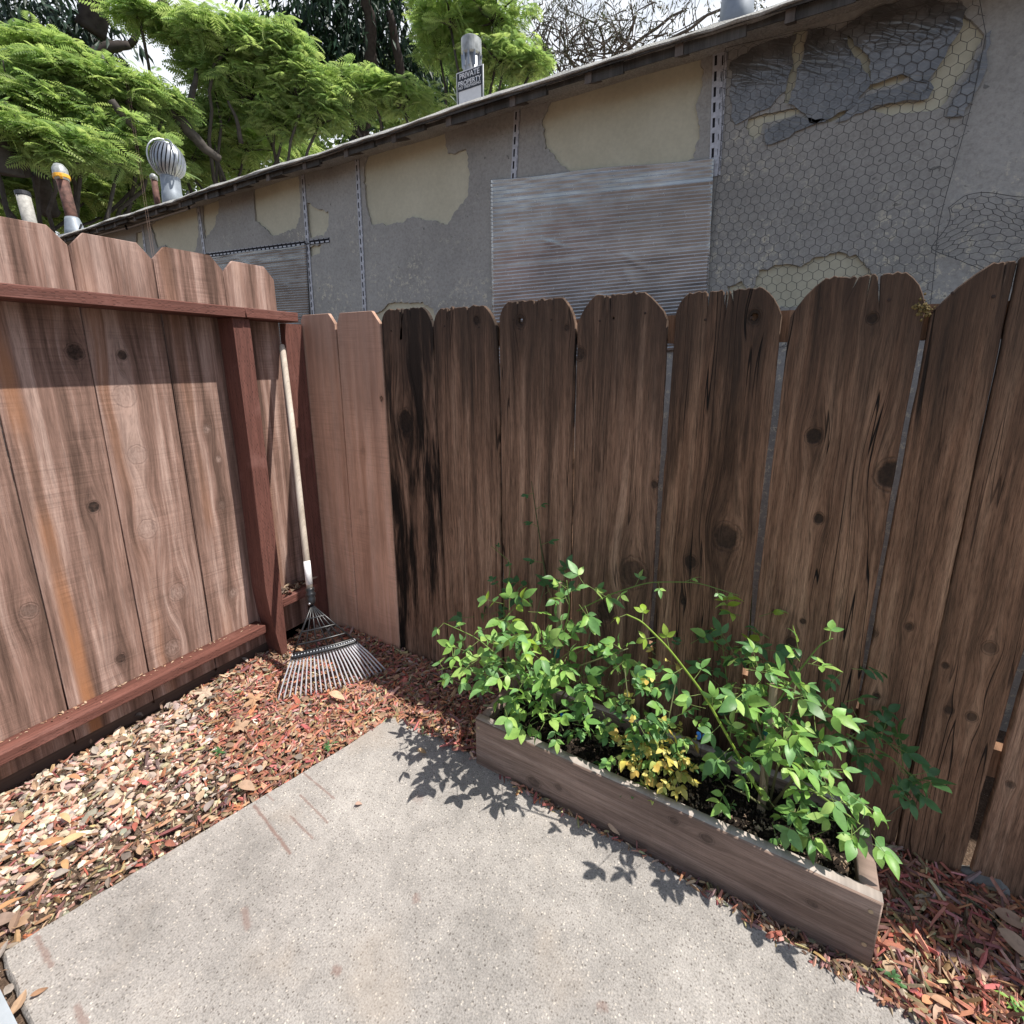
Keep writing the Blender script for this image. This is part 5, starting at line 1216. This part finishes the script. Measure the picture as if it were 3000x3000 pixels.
# butterfly ornaments
M_BLUE = plain('blue_wing', (.02, .19, .60), .35, 0, .35, 120)
for (px, py, y, lb, s_) in [((2056), 2158, .90, 'bright blue butterfly ornament on the soil beside the right rose', .020), (1653, 2100, .91, 'blue butterfly ornament half hidden beside the left rose', .018)]:
    p = onY((px, py), y * K); e = empty('butterfly_ornament', (p[0], p[1], SZ), lb, 'ornament')
    for sx in (-1, 1):
        pr_ = [(0, .1), (.35, .75), (.8, 1.0), (1.0, .7), (.85, .25), (.7, .05), (.85, -.3), (.6, -.7), (.3, -.6), (0, -.15)]
        top_ = [np.array([sx * a * .75, -.35 * a, b_ * .9]) * s_ for a, b_ in pr_]; bot_ = [v_ + np.array([0, .0012, 0]) for v_ in top_]
        g = Geo(); n_ = len(pr_); g.add(np.array(top_ + bot_) + p, [tuple(range(n_)), tuple(reversed(range(n_, 2 * n_)))] + [(i, (i + 1) % n_, n_ + (i + 1) % n_, n_ + i) for i in range(n_)]); g.build('wing', M_BLUE, e)
    g = Geo(); g.tube([p + np.array([0, 0, s_ * .7]), p + np.array([0, 0, -s_ * .6])], .0022, 7); g.build('body', M_BLACK, e)
    g = Geo(); g.tube([p + np.array([0, 0, -s_ * .5]), np.array([p[0] + .004, p[1], SZ - .02])], .0009, 5); g.build('wire', M_DARKM, e)
# plant behind the fence seen through a gap, small weeds on the soil
bush(0, 0, 0); g = lg_
for (px, py, n) in [(2205, 1700, 5), (2195, 1800, 6), (2190, 1900, 6)]: cluster(g, px, py, 1.3, .07, n, .05, GY + G1)
for pts in [[(2190, 2050, 1.3), (2195, 1900, 1.3), (2205, 1680, 1.3)]]: cane(pts, .004, .002)
e = finish((onY((2190, 2050), 1.3 * K)[0], 1.3 * K, GZ), 'alley_weed', 'green weed behind the fence, seen through a gap between boards', 'weed', None)
for (px, py, n, lb) in [(645, 2205, 5, 'small green weed sprouting in the red mulch'), (965, 2185, 4, 'tiny green sprout at the far slab edge'), (2610, 2860, 3, 'tiny weed sprout on the right mulch'), (2985, 2950, 6, 'yellowish grass tuft at the bottom right corner')]:
    p = onZ((px, py), GZ + .025); g = Geo()
    for i in range(n * 3):
        v, f = leaf_mesh(random.uniform(.012, .028), .008, .2, .6, 3); g.add(v @ rotm(0, -random.uniform(.1, .8), random.uniform(0, 6.28)).T + rng.normal(0, .008, 3) * (1, 1, .1), f, random.choice(G2 if n != 6 else G1))
    o = g.build('weed_sprout', M_ROSE, None, True); o.location = tuple(p); tag(o, lb, 'weed', 'small weeds around the slab')

# ------------------------------------------------------------------ trees
M_BARK = mat_col('bark', .9, .15, 12, .4, 0., .8)
M_SILK = mat_leaf('silk_leaf', .6, .56, .2); M_DARK = mat_leaf('evergreen_leaf', .5, .2, .3)
def frond(L, pairs):
    """feathery compound leaf: flat pinnae in pairs along a drooping rachis"""
    v = []; f = []
    for i in range(pairs):
        t_ = .16 + .84 * (i + .5) / pairs; x = L * t_; z = -.30 * L * t_ * t_; pl = L * .34 * math.sin(math.pi * min(1, .18 + t_ * .78)) + L * .03
        for s_ in (-1, 1):
            d = np.array([math.cos(1.05), s_ * math.sin(1.05), -.18]); n = np.array([-d[1], d[0], 0]) * s_; wq = L * .040
            b = len(v); o = np.array([x, 0, z]); v += [o, o + d * pl * .5 + n * wq * s_, o + d * pl + np.array([0, 0, -.04 * L]), o + d * pl * .5 - n * wq * s_]; f.append((b, b + 1, b + 2, b + 3))
    return np.array(v), f
FR = [frond(1., 8), frond(1., 9), frond(1., 7)]
def limb(g, a, b, r0, r1, bend=.1, c=(.075, .066, .06), n=9, sides=8):
    a = np.asarray(a, float); b = np.asarray(b, float); L = np.linalg.norm(b - a); k = rng.normal(0, bend * L, 3)
    pts = [a + (b - a) * u + k * math.sin(u * math.pi) + rng.normal(0, .012 * L, 3) * (0 < u < 1) for u in np.linspace(0, 1, n)]
    g.tube(pts, np.linspace(r0, r1, n), sides, c); return pts
SG = [(.36, .47, .19), (.31, .43, .175), (.41, .52, .21), (.24, .35, .15), (.46, .55, .24)]
def silk(label, base, clusters, dens, trunk_r=.11, limbs=()):
    cr, tr = Geo(), Geo(); base = np.asarray(base, float); cents = []
    for (px, py, rx, ry, dist, n) in clusters:
        c = onD(q(px, py), dist); s_ = mpp(c) * 1.5528; cents.append(c); fw = ray(q(px, py)) * np.array([1, 1, 0]); fw /= np.linalg.norm(fw); side = np.array([fw[1], -fw[0], 0])
        # the mound is built of umbrella-like sprays: a hub with fronds radiating and drooping
        for i in range(int(n * dens)):
            o = rng.normal(0, 1, 3); o /= np.linalg.norm(o); o *= rng.uniform(.15, 1) ** .5 * (1.45 if rng.random() < .22 else 1)
            if o[2] < -.2 and rng.random() < .5: o[2] *= -1
            hub = c + side * o[0] * rx * s_ + fw * o[1] * rx * s_ * .7 + np.array([0, 0, o[2] * ry * s_])
            az = rng.uniform(0, 6.28); outd = (hub - c) * np.array([1, 1, 0]); outd = outd / (np.linalg.norm(outd) + 1e-6)
            for k in range(rng.integers(4, 8)):
                a = az + k * 1.05 + rng.normal(0, .25); d = np.array([math.cos(a), math.sin(a), rng.uniform(-.55, .35)]) + outd * .6
                v, f = FR[k % 3]; Ls = rng.uniform(.17, .31) * dist / 10; B = frame(d, np.array([0, 0, 1.]) + rng.normal(0, .38, 3))
                col = random.choice(SG); j = rng.uniform(.8, 1.2); cr.add((v * Ls) @ B.T + hub, f, tuple(np.array(col) * j))
            if i % 5 == 0: limb(tr, c + (hub - c) * rng.uniform(-.1, .3) - np.array([0, 0, ry * s_ * .6]), hub, .02, .006, .08, n=5, sides=5)
    top = base + np.array([0, 0, max(1.5, min(c[2] for c in cents) * .55)])
    limb(tr, base, top, trunk_r, trunk_r * .75, .04, n=8, sides=12)
    for c, cl in zip(cents, clusters): limb(tr, top, c - np.array([0, 0, cl[3] * cl[4] / F * .9]), trunk_r * .3, .02, .07, n=9)
    for (a, b, da, db, r0, r1) in limbs: limb(tr, onD(q(*a), da), onD(q(*b), db), r0, r1, .05)
    e = empty('silk_tree', base, label, 'tree', 'feathery silk trees behind the building')
    cr.build('crown', M_SILK, e); tr.build('trunk', M_BARK, e, True); return e
gb = lambda px, py, dist: np.array([onD(q(px, py), dist)[0], onD(q(px, py), dist)[1], GZ])
silk('spreading silk tree at the far left, behind the two vent pipes', gb(60, 300, 10.5), [
    (50, 190, 110, 55, 10, 90), (140, 150, 85, 45, 10.2, 80), (100, 95, 60, 35, 10.6, 40), (230, 170, 75, 40, 10.2, 64), (90, 270, 110, 50, 9.5, 90), (220, 260, 100, 50, 10, 80), (300, 190, 50, 40, 10.4, 30), (20, 110, 40, 40, 11, 24), (30, 350, 70, 40, 11, 40), (150, 345, 80, 40, 11.5, 44), (270, 300, 60, 40, 10.6, 36), (60, 395, 90, 30, 12.5, 40), (190, 385, 80, 28, 12.5, 40), (250, 350, 70, 30, 12, 36), (-40, 260, 80, 90, 11, 40)], 2.0,
    limbs=[((40, 330), (20, 240), 10, 10, .12, .07), ((95, 400), (75, 330), 10.5, 10.2, .12, .09), ((210, 190), (255, 250), 9.7, 9.7, .05, .03), ((15, 330), (0, 250), 9.6, 9.6, .16, .12)])
silk('big silk tree with high arching crown behind the turbine vent', gb(430, 250, 12.5), [
    (262, 25, 40, 14, 11.5, 18), (330, 48, 60, 24, 11.5, 44), (420, 65, 80, 34, 11, 70), (510, 85, 70, 48, 11, 70), (565, 160, 60, 48, 10.8, 60), (470, 160, 90, 50, 11.2, 76), (400, 130, 50, 40, 11.4, 36), (400, 225, 70, 40, 11.6, 50), (345, 285, 60, 40, 12, 44), (455, 260, 80, 40, 12, 50), (600, 215, 45, 26, 10.8, 30), (530, 235, 60, 30, 11, 30), (340, 320, 60, 24, 13, 30), (420, 300, 80, 26, 13, 36), (520, 270, 70, 22, 13, 30)], 2.0,
    limbs=[((415, 300), (335, 220), 10.2, 10.3, .055, .09), ((335, 220), (300, 190), 10.3, 10.4, .09, .04), ((370, 130), (345, 240), 11, 10.6, .03, .06), ((455, 270), (430, 190), 10.8, 10.8, .04, .02)])
silk('smaller silk tree behind the private property sign', gb(800, 150, 12.5), [
    (850, 25, 70, 30, 11.5, 50), (930, 22, 70, 28, 11.5, 40), (700, 165, 50, 28, 11, 38), (760, 185, 60, 26, 11, 40), (950, 105, 60, 26, 11, 44), (830, 80, 40, 36, 12, 26), (900, 120, 40, 30, 11.5, 26), (655, 185, 40, 24, 11, 24), (1000, 125, 36, 16, 11, 14)], 2.0)
def leafy(name, label, base, clusters, dens, cols, leaf, mat, cat, droop=.5, trunk_r=.3, twigs=0, group=None, branches=(), barkc=(.06, .05, .045), lrat=.2):
    cr, tr = Geo(), Geo(); base = np.asarray(base, float); cents = []
    lv, lf_ = leaf_mesh(1., lrat, .15, .5, 2)
    for (px, py, rx, ry, dist, n) in clusters:
        c = onD(q(px, py), dist); s_ = mpp(c) * 1.5528; cents.append((c, rx * s_, ry * s_)); fw = ray(q(px, py)) * np.array([1, 1, 0]); fw /= np.linalg.norm(fw); side = np.array([fw[1], -fw[0], 0])
        for i in range(int(n * dens)):
            o = rng.normal(0, 1, 3); o /= np.linalg.norm(o); o *= rng.uniform(.15, 1) ** .5
            hub = c + side * o[0] * rx * s_ + fw * o[1] * rx * s_ * .8 + np.array([0, 0, o[2] * ry * s_])
            bd = rng.normal(0, 1, 3); bd[2] = -abs(bd[2]) * droop * 1.4; bd /= np.linalg.norm(bd); bl = leaf * rng.uniform(2, 4.5)
            j0 = rng.uniform(.65, 1.25)
            for k in range(rng.integers(9, 16)):
                p = hub + bd * bl * rng.uniform(0, 1) + rng.normal(0, leaf * .35, 3); d = bd * .7 + rng.normal(0, .6, 3) + np.array([0, 0, -droop])
                col = random.choice(cols); B = frame(d, np.array([0, 0, 1.]) + rng.normal(0, .5, 3)); cr.add((lv * leaf * rng.uniform(.7, 1.3)) @ B.T + p, lf_, tuple(np.array(col) * j0 * rng.uniform(.8, 1.2)))
            if twigs and i % twigs == 0: limb(tr, c + side * rng.uniform(-.9, .9) * rx * s_ + fw * rng.normal(0, .4) * rx * s_ - np.array([0, 0, ry * s_ * rng.uniform(.2, 1.3)]), hub + bd * bl * .5, .02, .005, .1, barkc, 6, 5)
    ztop = max(c[2] for c, _, _ in cents); b2 = base + np.array([0, 0, ztop])
    limb(tr, base, b2, trunk_r, trunk_r * .35, .02, barkc, 10, 12)
    for c, rx_, ry_ in cents: limb(tr, base + np.array([0, 0, max(1., c[2] - rx_ * .6)]), c, trunk_r * .35, .03, .06, barkc, 8)
    for (a, b, da, db, r0, r1) in branches: limb(tr, onD(q(*a), da), onD(q(*b), db), r0, r1, .04, barkc)
    e = empty(name, base, label, cat, group); cr.build('crown', mat, e); tr.build('trunk', M_BARK, e, True); return e
DG = [(.018, .045, .026), (.026, .060, .034), (.014, .035, .022), (.034, .075, .04)]
leafy('evergreen_tree', 'tall dark green evergreen between the silk trees', gb(690, 50, 19), [
    (640, 20, 110, 60, 17, 80), (560, 30, 60, 60, 17, 40), (740, 30, 100, 70, 17, 70), (700, 110, 90, 50, 17, 60), (630, 100, 70, 50, 17, 40), (790, 110, 60, 60, 17.5, 40), (700, -60, 180, 60, 17, 90)], 1.1, DG, .36, M_DARK, 'tree', .7, .42,
    branches=[((700, 130), (690, -40), 15.5, 15.5, .16, .1), ((760, 170), (735, 20), 15.5, 15.5, .12, .08)])
leafy('evergreen_tree', 'shaded dark tree with thick bare trunk in the top left corner', gb(185, 20, 15), [
    (60, 40, 120, 50, 14, 50), (160, 60, 60, 40, 14.5, 24), (10, 100, 70, 50, 14, 24), (60, -30, 160, 50, 14, 46), (20, 200, 60, 70, 14, 24)], 1.1, [(.022, .045, .03), (.03, .058, .036), (.018, .036, .026)], .28, M_DARK, 'tree', .5, .3,
    branches=[((170, 60), (185, -40), 13.2, 13.2, .20, .17), ((245, 85), (312, 0), 13, 13, .05, .075), ((170, 110), (245, 85), 13, 13, .12, .06), ((370, 120), (400, 82), 12.5, 12.5, .012, .03)])
leafy('bare_tree', 'sparse grey twiggy tree above the roof, right of the sign', gb(1120, 40, 19), [
    (1060, 40, 70, 60, 17, 80), (1130, 50, 80, 50, 17, 70), (1200, 30, 80, 50, 17, 44), (1290, 20, 70, 50, 17, 26), (1050, 120, 60, 40, 17, 40), (1380, 10, 50, 30, 16, 18)], 1., [(.10, .10, .06), (.085, .11, .055), (.13, .11, .075)], .15, M_DARK, 'tree', .4, .14, twigs=2, barkc=(.16, .14, .125))
# far mass of greenery filling the low gaps
fr_ = Geo()
lv, lf_ = leaf_mesh(1., .45, .15, .4, 2)
for i in range(24000):
    px = rng.uniform(-150, 1040); py = rng.uniform(110, 440) if px < 700 else rng.uniform(90, 300); dist = rng.uniform(19, 24)
    if px < 400 and py < 190 + rng.normal(0, 15): continue
    c = onD(q(px, py), dist); fr_.add((lv * rng.uniform(.2, .45)) @ frame(rng.normal(0, 1, 3) + np.array([0, 0, -.4]), np.array([0, 0, 1.]) + rng.normal(0, .6, 3)).T + c, lf_, tuple(np.array(random.choice(SG[:4])) * rng.uniform(.45, 1.0)))
tag(fr_.build('distant_greenery', M_SILK), kind='stuff')
